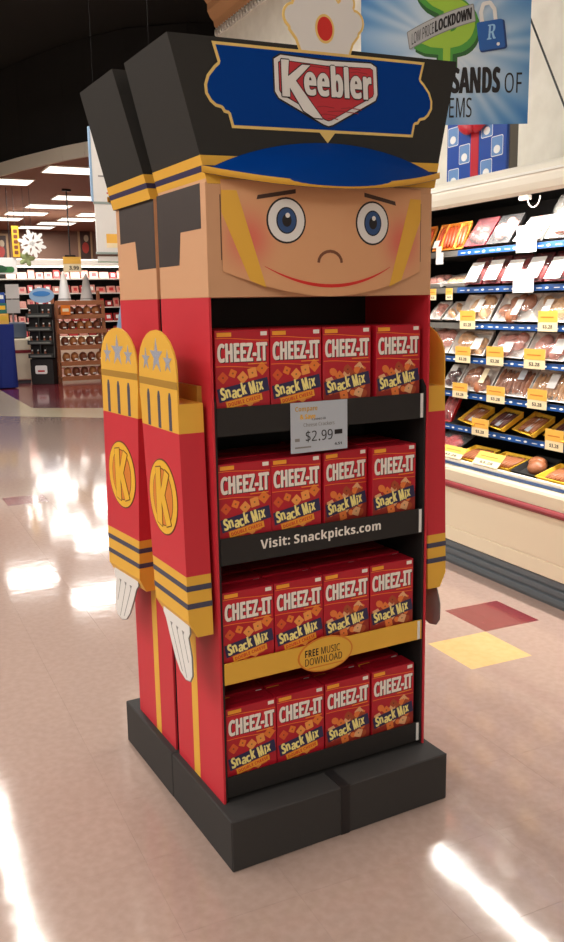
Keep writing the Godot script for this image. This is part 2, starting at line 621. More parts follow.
func soldier_display(label, xf, yaw = 0.0):
	var t = thing("soldier_display", label, "display", xf, "toy soldier displays back to back")
	var zb := -DZ
	# --- base tray
	var tray = P(t, "base_tray", bxr(-0.019, W + 0.02, 0.0, HB, zb - 0.012, 0.085, 0.003), M.tray_card)
	P(tray, "strap", bxr(0.312, 0.340, 0.001, HB + 0.0012, -0.004, 0.0862), M.ink)
	for s in [[-0.0196, -0.018], [W + 0.019, W + 0.0206]]:
		P(tray, "seam", bxr(s[0], s[1], 0.004, HB - 0.002, 0.080, 0.0822), M.ink)
	# --- body
	for s in [-1, 1]:
		var x0 := 0.0 if s < 0 else W - 0.006
		var sp = P(t, "side_panel", bxr(x0, x0 + 0.006, HB, YF, zb, 0.0), M.red)
		P(sp, "trouser_stripe", plate(rect(-0.196 if s < 0 else 0.155, HB + 0.001, -0.155 if s < 0 else 0.196, 0.9), 0.0006), M.yellow, side_xf(s))
		var xi := 0.0062 if s < 0 else W - 0.0132
		# black liner, its upper front corner cut
		var lin := pv([[-0.004, HB], [-0.004, 1.215], [-0.02, 1.235], [-0.09, 1.19], [zb + 0.01, 1.19], [zb + 0.01, HB]])
		P(t, "liner", plate(lin, 0.007), M.black_card, Transform3D(Basis(Vector3(0, 0, 1), Vector3(0, 1, 0), Vector3(-1, 0, 0)), Vector3(xi + 0.007, 0, 0)))
		arm(t, s, yaw)
	P(t, "back_panel", bxr(0.006, W - 0.006, HB, YF, zb, zb + 0.006), M.black_card)
	# --- shelves with their front lips
	var tops := [1.198, 0.869, 0.535, 0.216]
	for i in 4:
		var y: float = tops[i]
		var sh = P(t, "shelf", bxr(0.0135, W - 0.0135, y - 0.02, y - 0.012, zb + 0.006, -0.006), M.black_card)
		var hh := 0.07 if i < 2 else 0.058
		var lip = P(sh, "lip", bxr(0.0133, W - 0.0133, y - hh, y, -0.006, -0.001), M.yellow if i == 2 else M.black_card)
		if i == 2: lip.set_meta("label", "yellow shelf lip")
		P(sh, "clip", bxr(W - 0.0285, W - 0.0205, y - hh + 0.002, y - 0.001, -0.0012, 0.0014), M.white_card)
		if i == 1:
			P(sh, "lettering", letters("Visit: Snackpicks.com", 0.375, 0.034, 0.0006, "bold"), M.letter_white, at(0.125, y - 0.05, -0.001))
		if i == 2:
			var cx := 0.318; var cy := y - 0.033
			P(sh, "badge", plate(ell(cx, cy, 0.088, 0.05, 36), 0.0016), M.medal_orange, at(0, 0, -0.001))
			P(sh, "badge", plate(ell(cx, cy, 0.083, 0.046, 36), 0.0012), M.yellow, at(0, 0, 0.0002))
			P(sh, "lettering", letters("FREE", 0.042, 0.02, 0.0006, "bold"), M.ink, at(cx - 0.066, cy + 0.001, 0.0014))
			P(sh, "lettering", letters("MUSIC", 0.06, 0.02, 0.0006, "sans"), M.ink, at(cx - 0.015, cy + 0.001, 0.0014))
			P(sh, "lettering", letters("DOWNLOAD", 0.118, 0.02, 0.0006, "sans"), M.ink, at(cx - 0.066, cy - 0.024, 0.0014))
			P(sh, "lettering", plate(rect(cx - 0.055, cy - 0.034, cx + 0.055, cy - 0.031), 0.0006), M.medal_orange, at(0, 0, 0.0014))
	# --- head
	var head = P(t, "head", bxr(0.0, W, YF, YH, zb, 0.0, 0.001), M.tan)
	for s in [-1, 1]:
		var kk := 1.0 if s < 0 else -1.0
		var hp := []
		for p in [[-0.03, YH], [-0.03, 1.625], [-0.158, 1.625], [-0.172, 1.546], [zb, 1.546], [zb, YH]]: hp.append([p[0] * kk, p[1]])
		P(head, "hair", plate(pv(hp), 0.0006), M.hair, side_xf(s))
	P(t, "neck_insert", bxr(0.003, W - 0.003, YH - 0.01, YH + 0.016, zb + 0.003, -0.0012), M.tan)
	# face sheet: pushed into slits at both ends so that it bows forward
	var fp := []
	for i in 17:
		var x := -0.291 + 0.582 * i / 16.0
		fp.append([x, 1.463 + 0.062 * pow(abs(x) / 0.291, 1.8)])
	fp.append([0.291, 1.735]); fp.append([-0.291, 1.735])
	var face = face_sheet(t, fp)
	for s in [-1, 1]:
		P(face, "slit", plate(rect(s * 0.293 - 0.001, 1.551, s * 0.293 + 0.001, 1.701), 0.0006), M.brow, at(XC, 0, 0.0002))
		P(face, "chin_strap", plate(pv([[s * 0.291, 1.711], [s * 0.253, 1.711], [s * 0.182, 1.4864], [s * 0.2237, 1.5034], [s * 0.291, 1.66]]), 0.0006, 0.04, bow), M.yellow, at(0, 0, 0.0012))
		var ex: float = s * 0.126; var ey := 1.645
		for e in [[0.053, 0.0545, M.ink, 0.0012], [0.0485, 0.050, M.white_card, 0.0018], [0.0275, 0.0315, M.ink, 0.0024], [0.0245, 0.0285, M.iris, 0.003], [0.0125, 0.015, M.ink, 0.0036]]:
			P(face, "eye", plate(ell(ex, ey, e[0], e[1], 32), 0.0006, 0.05, bow), e[2], at(0, 0, e[3]))
		P(face, "eye", plate(ell(ex + 0.002, ey + 0.012, 0.006, 0.006, 12), 0.0006, 0.0, bow), M.white_card, at(0, 0, 0.0042))
		P(face, "eyebrow", plate(pv([[s * 0.1, 1.719], [s * 0.2, 1.702], [s * 0.203, 1.692], [s * 0.1, 1.709]]), 0.0006, 0.04, bow), M.brow, at(0, 0, 0.0012))
	var ns := []
	for i in 11:
		var th := PI * i / 10.0
		ns.append([-0.004 + cos(th) * 0.034, 1.546 + sin(th) * 0.028])
	P(face, "nose", plate(stroke(ns, 0.0036), 0.0006, 0.03, bow), M.nose_line, at(0, 0, 0.0012))
	var mo := []
	for i in 21:
		var x := -0.185 + 0.37 * i / 20.0
		mo.append([x, 1.485 + 0.051 * pow(abs(x) / 0.185, 2.0)])
	for i in 21:
		var x := 0.185 - 0.37 * i / 20.0
		mo.append([x, 1.4935 + 0.0435 * pow(abs(x) / 0.185, 2.0)])
	P(face, "mouth", plate(pv(mo), 0.0006, 0.03, bow), M.mouth, at(0, 0, 0.0012))
	# --- hat
	var hp := func(z0, z1, y0, y1, g):
		var a := PackedVector3Array()
		var c := []
		for y in [y0, y1]:
			var f: float = hat_flare(y) + g
			var zr: float = z0 - g + 0.022 * clamp((y - YH) / (YT - YH), 0.0, 1.0)
			c.append([Vector3(-f, y, z1 + g), Vector3(W + f, y, z1 + g), Vector3(W + f, y, zr), Vector3(-f, y, zr)])
		var mid: Vector3 = (c[0][0] + c[1][2]) * 0.5
		for i in 4:
			var j := (i + 1) % 4
			Q(a, c[0][i], c[0][j], c[1][j], c[1][i], (c[0][i] + c[0][j] + c[1][i] + c[1][j]) * 0.25 - mid)
		Q(a, c[0][0], c[0][1], c[0][2], c[0][3], Vector3.DOWN)
		Q(a, c[1][0], c[1][1], c[1][2], c[1][3], Vector3.UP)
		return a
	var hat = P(t, "hat", hp.call(zb, 0.0, YH, YT, 0.0), M.hat_black)
	for b in [[1.7285, 1.7555, M.yellow], [1.7555, 1.769, M.navy], [1.769, 1.791, M.yellow]]:
		P(hat, "band", hp.call(zb, 0.0, b[0], b[1], 0.0007), b[2])
	# plaque
	var half := [[0.301, 2.038], [0.288, 1.995], [0.299, 1.986], [0.306, 1.978], [0.317, 1.966], [0.325, 1.945], [0.324, 1.925], [0.313, 1.908], [0.3, 1.898], [0.285, 1.895], [0.279, 1.886], [0.268, 1.884], [0.26, 1.853]]
	var pl := []
	for p in half: pl.append([XC + p[0], p[1]])
	pl.append([XC + 0.022, 1.853]); pl.append([XC, 1.829]); pl.append([XC - 0.022, 1.853])
	for i in half.size(): pl.append([XC - half[half.size() - 1 - i][0], half[half.size() - 1 - i][1]])
	var plq = P(hat, "plaque", plate(pv(pl), 0.0012), M.gold_line, at(0, 0, 0.0002))
	var inner := pl.duplicate()
	for i in inner.size():
		if abs(inner[i][0] - XC) < 0.001: inner[i] = [XC, 1.8531]
	P(hat, "plaque", plate(grow(pv(inner), -0.0068), 0.0006), M.blue, at(0, 0, 0.0014))
	# brand shield with lettering
	var sh := [[0.187, 2.012], [0.205, 2.022], [0.33, 2.018], [0.462, 2.022], [0.478, 2.014], [0.48, 1.95], [0.474, 1.936], [0.345, 1.872], [0.333, 1.869], [0.32, 1.872], [0.197, 1.926], [0.187, 1.94]]
	var g := func(d): return grow(pv(sh), d)
	P(hat, "shield", plate(g.call(0.004), 0.0006), M.ink, at(0, 0, 0.002))
	P(hat, "shield", plate(g.call(0.0), 0.0006), M.white_card, at(0, 0, 0.0026))
	P(hat, "shield", plate(g.call(-0.0105), 0.0006), M.ink, at(0, 0, 0.0032))
	P(hat, "shield", plate(g.call(-0.0125), 0.0006), M.shield_red, at(0, 0, 0.0038))
	for q in [[0.25, 2.0, 0.09], [0.33, 2.004, 0.1], [0.40, 1.996, 0.05], [0.30, 1.893, 0.06], [0.33, 1.902, 0.09], [0.30, 1.911, 0.05], [0.37, 1.911, 0.06], [0.33, 1.885, 0.03]]:
		P(hat, "shield_grain", plate(stroke([[q[0], q[1]], [q[0] + q[2] * 0.4, q[1] + 0.003], [q[0] + q[2], q[1]]], 0.001), 0.0004), M.shield_streak, at(0, 0, 0.0043))
	# the tall K: stem, upper arm, and a leg that runs into the frame
	var kk := [[[0.205, 2.012], [0.226, 2.012], [0.222, 1.975], [0.262, 2.004], [0.284, 2.004], [0.243, 1.967], [0.290, 1.913], [0.315, 1.885], [0.29, 1.886], [0.262, 1.9], [0.226, 1.951], [0.226, 1.93], [0.205, 1.93]]]
	for p in kk:
		P(hat, "lettering", plate(grow(pv(p), 0.0025), 0.0004), M.ink, at(0, 0, 0.0044))
		P(hat, "lettering", plate(pv(p), 0.0006), M.white_card, at(0, 0, 0.0048))
	var word := letters("eebler", 0.195, 0.072, 0.0006, "heavy", -0.02)
	for d in [[-0.0024, 0.0], [0.0024, 0.0], [0.0, -0.0026], [0.0, 0.0022], [0.0018, -0.0018]]:
		P(hat, "lettering", word, M.ink, at(0.266 + d[0], 1.936 + d[1], 0.0052 + 0.00005 * d[0]))
	P(hat, "lettering", word, M.white_card, at(0.266, 1.936, 0.0058))
	# plume cut-out above the hat front
	var pm := pv([[-0.071, 0.002], [0.071, 0.002], [0.082, 0.03], [0.1, 0.05], [0.1, 0.09], [0.055, 0.126], [-0.055, 0.126], [-0.1, 0.09], [-0.1, 0.05], [-0.082, 0.03]])
	for c in [[-0.085, 0.082, 0.03], [0.085, 0.082, 0.03], [-0.066, 0.124, 0.024], [0.066, 0.124, 0.024], [0.0, 0.13, 0.040], [0, 0.17, 0.036]]:
		pm = Geometry2D.merge_polygons(pm, ell(c[0], c[1], c[2], c[2], 20))[0]
	var plume = P(hat, "plume", plate(pm, 0.003), M.gold_line, at(XC, 2.03, -0.0006))
	P(hat, "plume", plate(grow(pm, -0.006), 0.0016), M.white_card, at(XC, 2.03, 0.0014))
	P(hat, "plume_jewel", plate(ell(0, 0, 0.027, 0.033), 0.0006), M.gold_line, at(XC, 2.09, 0.003))
	P(hat, "plume_jewel", plate(ell(0, 0, 0.0215, 0.027), 0.0006), M.mouth, at(XC, 2.09, 0.0036))
	visor(hat)
	# the cap sits a touch askew
	var pv0 := Vector3(0.15 if yaw == 0.0 else XC, YH, 0)
	hat.transform = Transform3D(Basis(Vector3(0, 0, 1), 0.03 if yaw == 0.0 else -0.012), pv0 + Vector3(0.007, 0, 0)) * Transform3D(Basis.IDENTITY, -pv0)
	return t

func face_sheet(t, fp):
	var fw := 256; var fh := 128
	var im := Image.create(fw, fh, false, Image.FORMAT_RGB8)
	var skin := c8(222, 166, 120); var blush := c8(224, 96, 84)
	for y in fh:
		for x in fw:
			var px := -0.3 + 0.6 * (x + 0.5) / fw
			var py := 1.74 - 0.28 * (y + 0.5) / fh
			var d := Vector2((abs(px) - 0.226) / 0.056, (py - 1.60) / 0.062).length()
			im.set_pixel(x, y, skin.lerp(blush, 0.8 * exp(-d * d * 1.3)))
	var m := mat("face_print", Color.WHITE, 0.6)
	m.albedo_texture = ImageTexture.create_from_image(im)
	var flat := plate(pv(fp), 0.0012, 0.035)
	var st := SurfaceTool.new()
	st.begin(Mesh.PRIMITIVE_TRIANGLES)
	st.set_smooth_group(-1)
	for v in flat:
		st.set_uv(Vector2((v.x + 0.3) / 0.6, (1.74 - v.y) / 0.28))
		st.add_vertex(bow(v))
	st.generate_normals()
	return P(t, "face_sheet", st.commit(), m)

func visor(hat):
	var f := func(u: float, v: float, off: float):
		var c := 1.0 - u * u
		var top := Vector3(XC + 0.342 * u, 1.752 + 0.076 * pow(c, 0.9), 0.002)
		var bot := Vector3(XC + 0.345 * u, 1.752 - 0.04 * c, 0.004 + 0.075 * c)
		var p := top.lerp(bot, v)
		p += Vector3(0, 0.35, 1.0).normalized() * (sin(PI * v) * 0.018 * c + off)
		return p
	var strip := func(v0, v1, off, nv):
		var a := PackedVector3Array()
		var n := 32
		for i in n:
			for j in nv:
				var ua := -1.0 + 2.0 * i / n; var ub := -1.0 + 2.0 * (i + 1) / n
				var va := lerpf(v0, v1, float(j) / nv); var vb := lerpf(v0, v1, float(j + 1) / nv)
				Q(a, f.call(ua, va, off), f.call(ub, va, off), f.call(ub, vb, off), f.call(ua, vb, off), Vector3(0, 0.5, 1))
				Q(a, f.call(ua, va, off - 0.0015), f.call(ub, va, off - 0.0015), f.call(ub, vb, off - 0.0015), f.call(ua, vb, off - 0.0015), Vector3(0, -0.5, -1))
		return a
	var vz = P(hat, "visor", strip.call(0.0, 1.0, 0.0016, 8), M.blue, Transform3D.IDENTITY, true)
	# rim along the lower edge, of even width
	var a := PackedVector3Array()
	var n := 32
	for i in n:
		var ua := -1.0 + 2.0 * i / n; var ub := -1.0 + 2.0 * (i + 1) / n
		var pa: Vector3 = f.call(ua, 1.0, 0.002); var pb: Vector3 = f.call(ub, 1.0, 0.002)
		var ca := 1.0 - ua * ua; var cb := 1.0 - ub * ub
		var h := 0.015
		var qa := pa + Vector3(0, h, -0.004 * ca); var qb := pb + Vector3(0, h, -0.004 * cb)
		Q(a, pa, pb, qb, qa, Vector3(0, 0, 1))
		Q(a, pa - Vector3(0, 0, 0.003), pb - Vector3(0, 0, 0.003), qb - Vector3(0, 0, 0.003), qa - Vector3(0, 0, 0.003), Vector3(0, 0, -1))
		Q(a, pa, pb, pb - Vector3(0, 0, 0.003), pa - Vector3(0, 0, 0.003), Vector3.DOWN)
	P(hat, "visor_rim", a, M.yellow, Transform3D.IDENTITY, true)

# ------------------------------------------------------------------ snack cartons
const BW := 0.149
const BH := 0.199
const BD := 0.064

func snack_carton(cheese: bool):
	# origin: middle of the bottom of the front face
	var t = thing("snack_carton", "x", "box")
	t.set_meta("base_name", "snack_carton")
	var w := BW * 0.5
	P(t, "carton", bxr(-w, w, 0, BH, -BD, 0, 0.0012), M.carton)
	var z := 0.0
	P(t, "band", plate(rect(-w + 0.001, 0.112, w - 0.001, 0.176), 0.0003), M.carton_bright, at(0, 0, z))
	for yy in [0.108, 0.176]:
		var l := []
		for i in 9:
			var x := -w + 0.002 + (BW - 0.004) * i / 8.0
			l.append([x, yy + 0.004 * cos(PI * (i / 8.0 - 0.1) * 1.1)])
		P(t, "line", plate(stroke(l, 0.0009), 0.0005), M.orange, at(0, 0, z))
	P(t, "maker_tag", plate(rrect(-w + 0.006, 0.1835, -w + 0.045, 0.1935, 0.001, 2), 0.0005), M.flavour, at(0, 0, z))
	P(t, "maker_tag", plate(rrect(w - 0.024, 0.184, w - 0.006, 0.194, 0.001, 2), 0.0005), M.letter_white, at(0, 0, z))
	var word := letters("CHEEZ-IT", 0.137, 0.046, 0.0004, "heavy")
	P(t, "brand_shadow", word, M.ink, at(-w + 0.0085, 0.1195, z + 0.0004))
	P(t, "brand_lettering", word, M.letter_white, at(-w + 0.006, 0.1215, z + 0.0008))
	P(t, "line", plate(rect(w - 0.06, 0.1145, w - 0.008, 0.1165), 0.0004), M.flavour, at(0, 0, z + 0.0003))
	# picture of crackers
	var r := RandomNumberGenerator.new()
	r.seed = 5 if cheese else 9
	var sh := []
	if not cheese:
		sh.append([plate(rect(-w + 0.001, 0.001, w - 0.001, 0.062), 0.0002), c8(150, 40, 30)])
	var z2 := 0.0003
	for i in (16 if cheese else 40):
		var cx: float; var cy: float
		if cheese and i < 5:
			cx = -0.055 + 0.027 * i; cy = 0.084 + 0.008 * sin(i * 2.1) + 0.003 * i
		elif cheese:
			cx = r.randf_range(-w + 0.02, w - 0.02); cy = r.randf_range(0.019, 0.032)
		else:
			cx = r.randf_range(-w + 0.019, w - 0.019); cy = r.randf_range(0.0185, 0.092)
		var s := r.randf_range(0.009, 0.0125)
		var b := Transform3D(Basis(Vector3(0, 0, 1), r.randf_range(-1.2, 1.2)), Vector3(cx, cy, z2))
		z2 += 0.00001
		var pal := [c8(236, 128, 52), c8(220, 92, 44), c8(244, 160, 78)] if cheese else [c8(236, 128, 60), c8(176, 76, 40), c8(236, 180, 130), c8(204, 96, 50)]
		var col: Color = pal[r.randi() % pal.size()]
		if cheese or i % 3 != 0:
			sh.append([moved(plate(rrect(-s, -s, s, s, 0.002, 2), 0.0003), b), col])
			sh.append([moved(plate(ell(0, 0, 0.0025, 0.0025, 8), 0.0004), b), col.darkened(0.35)])
		else:
			sh.append([moved(plate(ell(0, 0, s, s * 0.8, 10), 0.0003), b), col])
	picture(t, "picture", sh, M.print)
	# tilted banner with the flavour name
	var tb := Basis(Vector3(0, 0, 1), 0.17)
	P(t, "banner", plate(rect(-w + 0.004, -0.017, w - 0.004, 0.017), 0.0004), M.navy, Transform3D(tb, Vector3(0, 0.052, 0.0012)))
	var sx := -0.064
	for i in 9:
		var ch: String = "Snack Mix"[i]
		if ch != " ":
			var cw := 0.0135 if ch != "i" else 0.005
			if ch == "M": cw = 0.017
			var chh := 0.031 if ch in "SkM" else (0.027 if ch == "i" else 0.021)
			var lt := letters(ch, cw, chh, 0.0005, "heavy")
			var rot := Basis(Vector3(0, 0, 1), 0.17 + 0.10 * sin(i * 2.3))
			P(t, "flavour_lettering", lt, M.letter_cream, Transform3D(rot, Vector3(0, 0.052, 0.0016) + tb * Vector3(sx, -0.013 + 0.003 * sin(i * 1.7), 0)))
			sx += cw + 0.0012
		else:
			sx += 0.008
	if cheese:
		var b := Transform3D(tb, Vector3(0.0, 0.024, 0.0012))
		P(t, "flavour_strip", plate(rect(-0.048, -0.008, 0.052, 0.0085), 0.0004), M.flavour, b)
		P(t, "strip_lettering", letters("DOUBLE CHEESE", 0.09, 0.009, 0.0004, "bold"), M.mouth, b * at(-0.043, -0.004, 0.0004))
	# top flap print
	P(t, "flap_print", plate(rect(-0.05, 0.02, 0.05, 0.03), 0.0003), M.carton_dark, Transform3D(Basis(Vector3.RIGHT, -PI / 2), Vector3(0, BH, 0)))
	return t

func stock_display():
	var a = snack_carton(true)
	var b = snack_carton(false)
	var first := {0: true, 1: true}
	var tops := [1.1868, 0.8578, 0.5238, 0.2048]
	var where := ["shelf with the price sign", "lettered black shelf", "yellow-lipped shelf", "shelf above grey tray"]
	var r := RandomNumberGenerator.new()
	r.seed = 42
	var xs := [
		[[0.092, 0.0, 0.0], [0.244, 0.0, 0.0], [0.398, 0.0, 0.0], [0.562, 0.002, 0.03]],
		[[0.090, 0.0, 0.0], [0.240, 0.0, 0.0], [0.3985, -0.02, 0.12], [0.553, 0.0, 0.02]],
		[[0.091, 0.0, 0.0], [0.243, 0.0, 0.0], [0.395, 0.0, 0.0], [0.548, 0.0, 0.0]],
		[[0.092, 0.0, 0.0], [0.244, 0.0, 0.0], [0.398, 0.0, 0.0], [0.555, 0.0, 0.0]]]
	for i in 4:
		for row in 3:
			for j in 4:
				var e = xs[i][j]
				var k := 0 if j < 2 else 1
				var z: float = -0.012 + e[1] - row * 0.0725
				var turn: float = e[2] if row == 0 else 0.0
				var x: float = e[0]
				if row > 0:
					z -= 0.006 + (0.012 if e[1] < -0.01 else 0.0)
					x = 0.095 + 0.153 * j
				if row == 0 and e[1] < -0.01: z += 0.012
				var xf := at(x, tops[i], z, Basis(Vector3.UP, turn))
				var kind := "red carton with flavour strip" if k == 0 else "red carton without flavour strip"
				var spot := "by the side panel" if j == 0 or j == 3 else "in mid row"
				var label := "%s %s, %s, %s" % [kind, spot, ["front row", "second row", "third row"][row], where[i]]
				var grp := "snack cartons on the %s" % where[i]
				var src = a if k == 0 else b
				if first[k]:
					first[k] = false
					src.transform = xf
					src.set_meta("label", label); src.set_meta("group", grp)
				else:
					copy(src, xf, label, grp)

func price_sign():
	var t = thing("price_sign", "grey white paper price sign hanging from the top shelf lip", "sign", at(0.217, 1.067, 0.0012))
	P(t, "sheet", bxr(0, 0.172, 0, 0.131, 0, 0.0008), mat("paper", c8(186, 194, 204), 0.6))
	P(t, "lettering", letters("$2.99", 0.082, 0.031, 0.0004, "sans"), M.ink, at(0.044, 0.026, 0.0008))
	P(t, "lettering", letters("Compare", 0.066, 0.016, 0.0004, "bold"), mat("compare", c8(196, 150, 40), 0.6), at(0.014, 0.104, 0.0008))
	P(t, "lettering", letters("& Save", 0.046, 0.013, 0.0004, "heavy"), M.yellow, at(0.028, 0.087, 0.0008))
	P(t, "lettering", letters("Cheez-It", 0.042, 0.006, 0.0004, "sans"), M.ink, at(0.063, 0.083, 0.0008))
	P(t, "lettering", letters("Cheese Crackers", 0.094, 0.01, 0.0004, "sans"), M.cord_grey, at(0.038, 0.067, 0.0008))
	P(t, "lettering", plate(rect(0.132, 0.041, 0.156, 0.053), 0.0004), M.ink, at(0, 0, 0.0008))
	P(t, "lettering", letters("4.51", 0.022, 0.007, 0.0004, "bold"), M.ink, at(0.132, 0.012, 0.0008))
	P(t, "lettering", plate(stroke([[0.012, 0.014], [0.06, 0.014]], 0.002), 0.0004), M.cord_grey, at(0, 0, 0.0008))
	P(t, "lettering", plate(rect(0.012, 0.03, 0.026, 0.038), 0.0004), M.cord_grey, at(0, 0, 0.0008))

# ------------------------------------------------------------------ meat case
const CZ0 := -6.5
const CZ1 := 2.5

func meat_case():
	var t = thing("meat_case", "long cream refrigerated meat case with grey kick plate and burgundy bumper", "refrigerator", SX(0, 0, 0))
	var sw := func(list): return sweep(pv(list), CZ0, CZ1)
	P(t, "kick_plate", sw.call([[2.115, 0], [2.105, 0.02], [2.105, 0.045], [2.118, 0.05], [2.118, 0.06], [2.105, 0.064], [2.105, 0.088], [2.118, 0.093], [2.118, 0.1], [2.105, 0.104], [2.105, 0.132], [2.2, 0.132], [2.2, 0]]), M.kick)
	P(t, "lower_panel", sw.call([[2.11, 0.133], [2.098, 0.14], [2.098, 0.212], [2.103, 0.216], [2.098, 0.22], [2.092, 0.33], [2.088, 0.44], [2.2, 0.44], [2.2, 0.133]]), M.cream_metal)
	P(t, "bumper", sw.call([[2.088, 0.441], [2.072, 0.446], [2.067, 0.455], [2.067, 0.463], [2.072, 0.472], [2.088, 0.477]]), M.bumper)
	P(t, "ledge", sw.call([[2.09, 0.477], [2.088, 0.535], [2.094, 0.548], [2.2, 0.548], [2.2, 0.441], [2.09, 0.441]]), M.cream_metal)
	P(t, "deck_rail", sw.call([[2.150, 0.548], [2.143, 0.583], [2.152, 0.588], [2.178, 0.548]]), M.white_metal)
	P(t, "rail_strip", sw.call([[2.1485, 0.551], [2.1435, 0.568], [2.1424, 0.568], [2.1474, 0.551]]), M.rail_blue)
	P(t, "deck", sw.call([[2.178, 0.54], [2.178, 0.56], [2.85, 0.50], [2.85, 0.44], [2.2, 0.44]]), M.case_dark)
	P(t, "back_panel", sw.call([[2.85, 0], [2.85, 2.06], [3.19, 2.06], [3.19, 0]]), M.case_dark)
	P(t, "plinth", sw.call([[2.2, 0.0], [2.2, 0.44], [2.85, 0.44], [2.85, 0.0]]), M.kick)
	# canopy: rounded nose
	P(t, "canopy", sw.call([[2.105, 1.925], [2.09, 1.94], [2.085, 1.97], [2.088, 2.0], [2.098, 2.028], [2.112, 2.05], [2.135, 2.066], [2.165, 2.072], [3.19, 2.072], [3.19, 2.03], [2.15, 2.03], [2.135, 2.0], [2.13, 1.955]]), M.canopy_cream)
	P(t, "canopy_line", sw.call([[2.098, 2.026], [2.090, 2.022], [2.086, 2.014], [2.089, 2.010], [2.094, 2.012]]), M.white_metal)
	P(t, "canopy_lining", sw.call([[2.2, 2.0], [2.2, 2.029], [2.85, 2.029], [2.85, 2.0]]), M.case_dark)
	# lamp under the canopy
	P(t, "lamp", tube([Vector3(2.19, 1.965, -2.12), Vector3(2.19, 1.965, 0.3)], 0.011, 8), M.glow_case, Transform3D.IDENTITY, true)
	P(t, "lamp_socket", bxr(2.17, 2.21, 1.94, 2.03, -2.16, -2.12, 0.006), M.white_metal)
	P(t, "lamp_socket", bxr(2.17, 2.21, 1.94, 2.03, 0.3, 0.34, 0.006), M.white_metal)
	# shelves
	for i in 6:
		var x: float = RX
		var y: float = RY[i]
		var sh = P(t, "shelf", sw.call([[x + 0.012, y - 0.022], [x + 0.012, y - 0.012], [2.85, y - 0.002], [2.85, y - 0.022]]), M.shelf_metal)
		P(sh, "price_rail", sweep(pv([[x, y - 0.028], [x + 0.006, y + 0.004], [x + 0.012, y + 0.004], [x + 0.012, y - 0.028]]), CZ0, CZ1), M.shelf_metal)
		var z0 := -1.87 if i < 2 else (-1.98 if i == 2 else -2.9)
		z0 = [-2.16, -2.16, -2.03, -2.9, -2.9, -2.9][i]
		P(sh, "rail_strip", sweep(pv([[x - 0.0016, y - 0.027], [x + 0.0044, y + 0.003], [x + 0.0056, y + 0.003], [x, y - 0.027]]), z0, CZ1), M.rail_blue)
		# small white print along the strip
		var pr := PackedVector3Array()
		var z := z0 + 0.03
		var side := Transform3D(Basis(Vector3(0, 0, 1), Vector3(0.19, 0.98, 0).normalized(), Vector3(-0.98, 0.19, 0).normalized()), Vector3(x - 0.0014, y - 0.024, 0))
		while z < 0.2:
			for q in [[0.0, 0.05, 0.008], [0.052, 0.05, 0.008]]: pass
			pr.append_array(side * plate(rect(z, 0.008, z + 0.04, 0.012), 0.0005))
			pr.append_array(side * plate(ell(z + 0.075, 0.0105, 0.013, 0.0055, 10), 0.0005))
			z += 0.125
		P(sh, "strip_print", pr, M.letter_white)
	area_light(t, Vector3(2.19, 1.94, -0.9), 0.025, 2.4, 5.2, Vector3(0.12, -1, 0).normalized())
	return t

const RX := 2.30
const RY := [1.718, 1.515, 1.318, 1.130, 0.930, 0.736]

func pack_xf(y, z, tilt, x = 2.322, yaw = 0.0) -> Transform3D:
	var b := Basis(Vector3(0, 0, 1), Vector3(0, 1, 0), Vector3(-1, 0, 0))
	return FS * Transform3D(b * Basis(Vector3.UP, yaw) * Basis(Vector3.RIGHT, tilt), Vector3(x, y, z))

func tray_shell(w, d, h) -> PackedVector3Array:
	var a := PackedVector3Array()
	var ring := func(g, y): return [Vector3(-w / 2 + g, y, 0 - g), Vector3(w / 2 - g, y, 0 - g), Vector3(w / 2 - g, y, -d + g), Vector3(-w / 2 + g, y, -d + g)]
	var r0 = ring.call(0.014, 0.0); var r1 = ring.call(0.0, h); var r2 = ring.call(0.006, h); var r3 = ring.call(0.018, 0.004)
	var c := Vector3(0, h * 0.5, -d * 0.5)
	for i in 4:
		var j := (i + 1) % 4
		Q(a, r0[i], r0[j], r1[j], r1[i], (r0[i] + r1[j]) * 0.5 - c)
		Q(a, r1[i], r1[j], r2[j], r2[i], Vector3.UP)
		Q(a, r2[i], r2[j], r3[j], r3[i], c - (r2[i] + r3[j]) * 0.5)
	Q(a, r0[0], r0[1], r0[2], r0[3], Vector3.DOWN)
	Q(a, r3[0], r3[1], r3[2], r3[3], Vector3.UP)
	return a

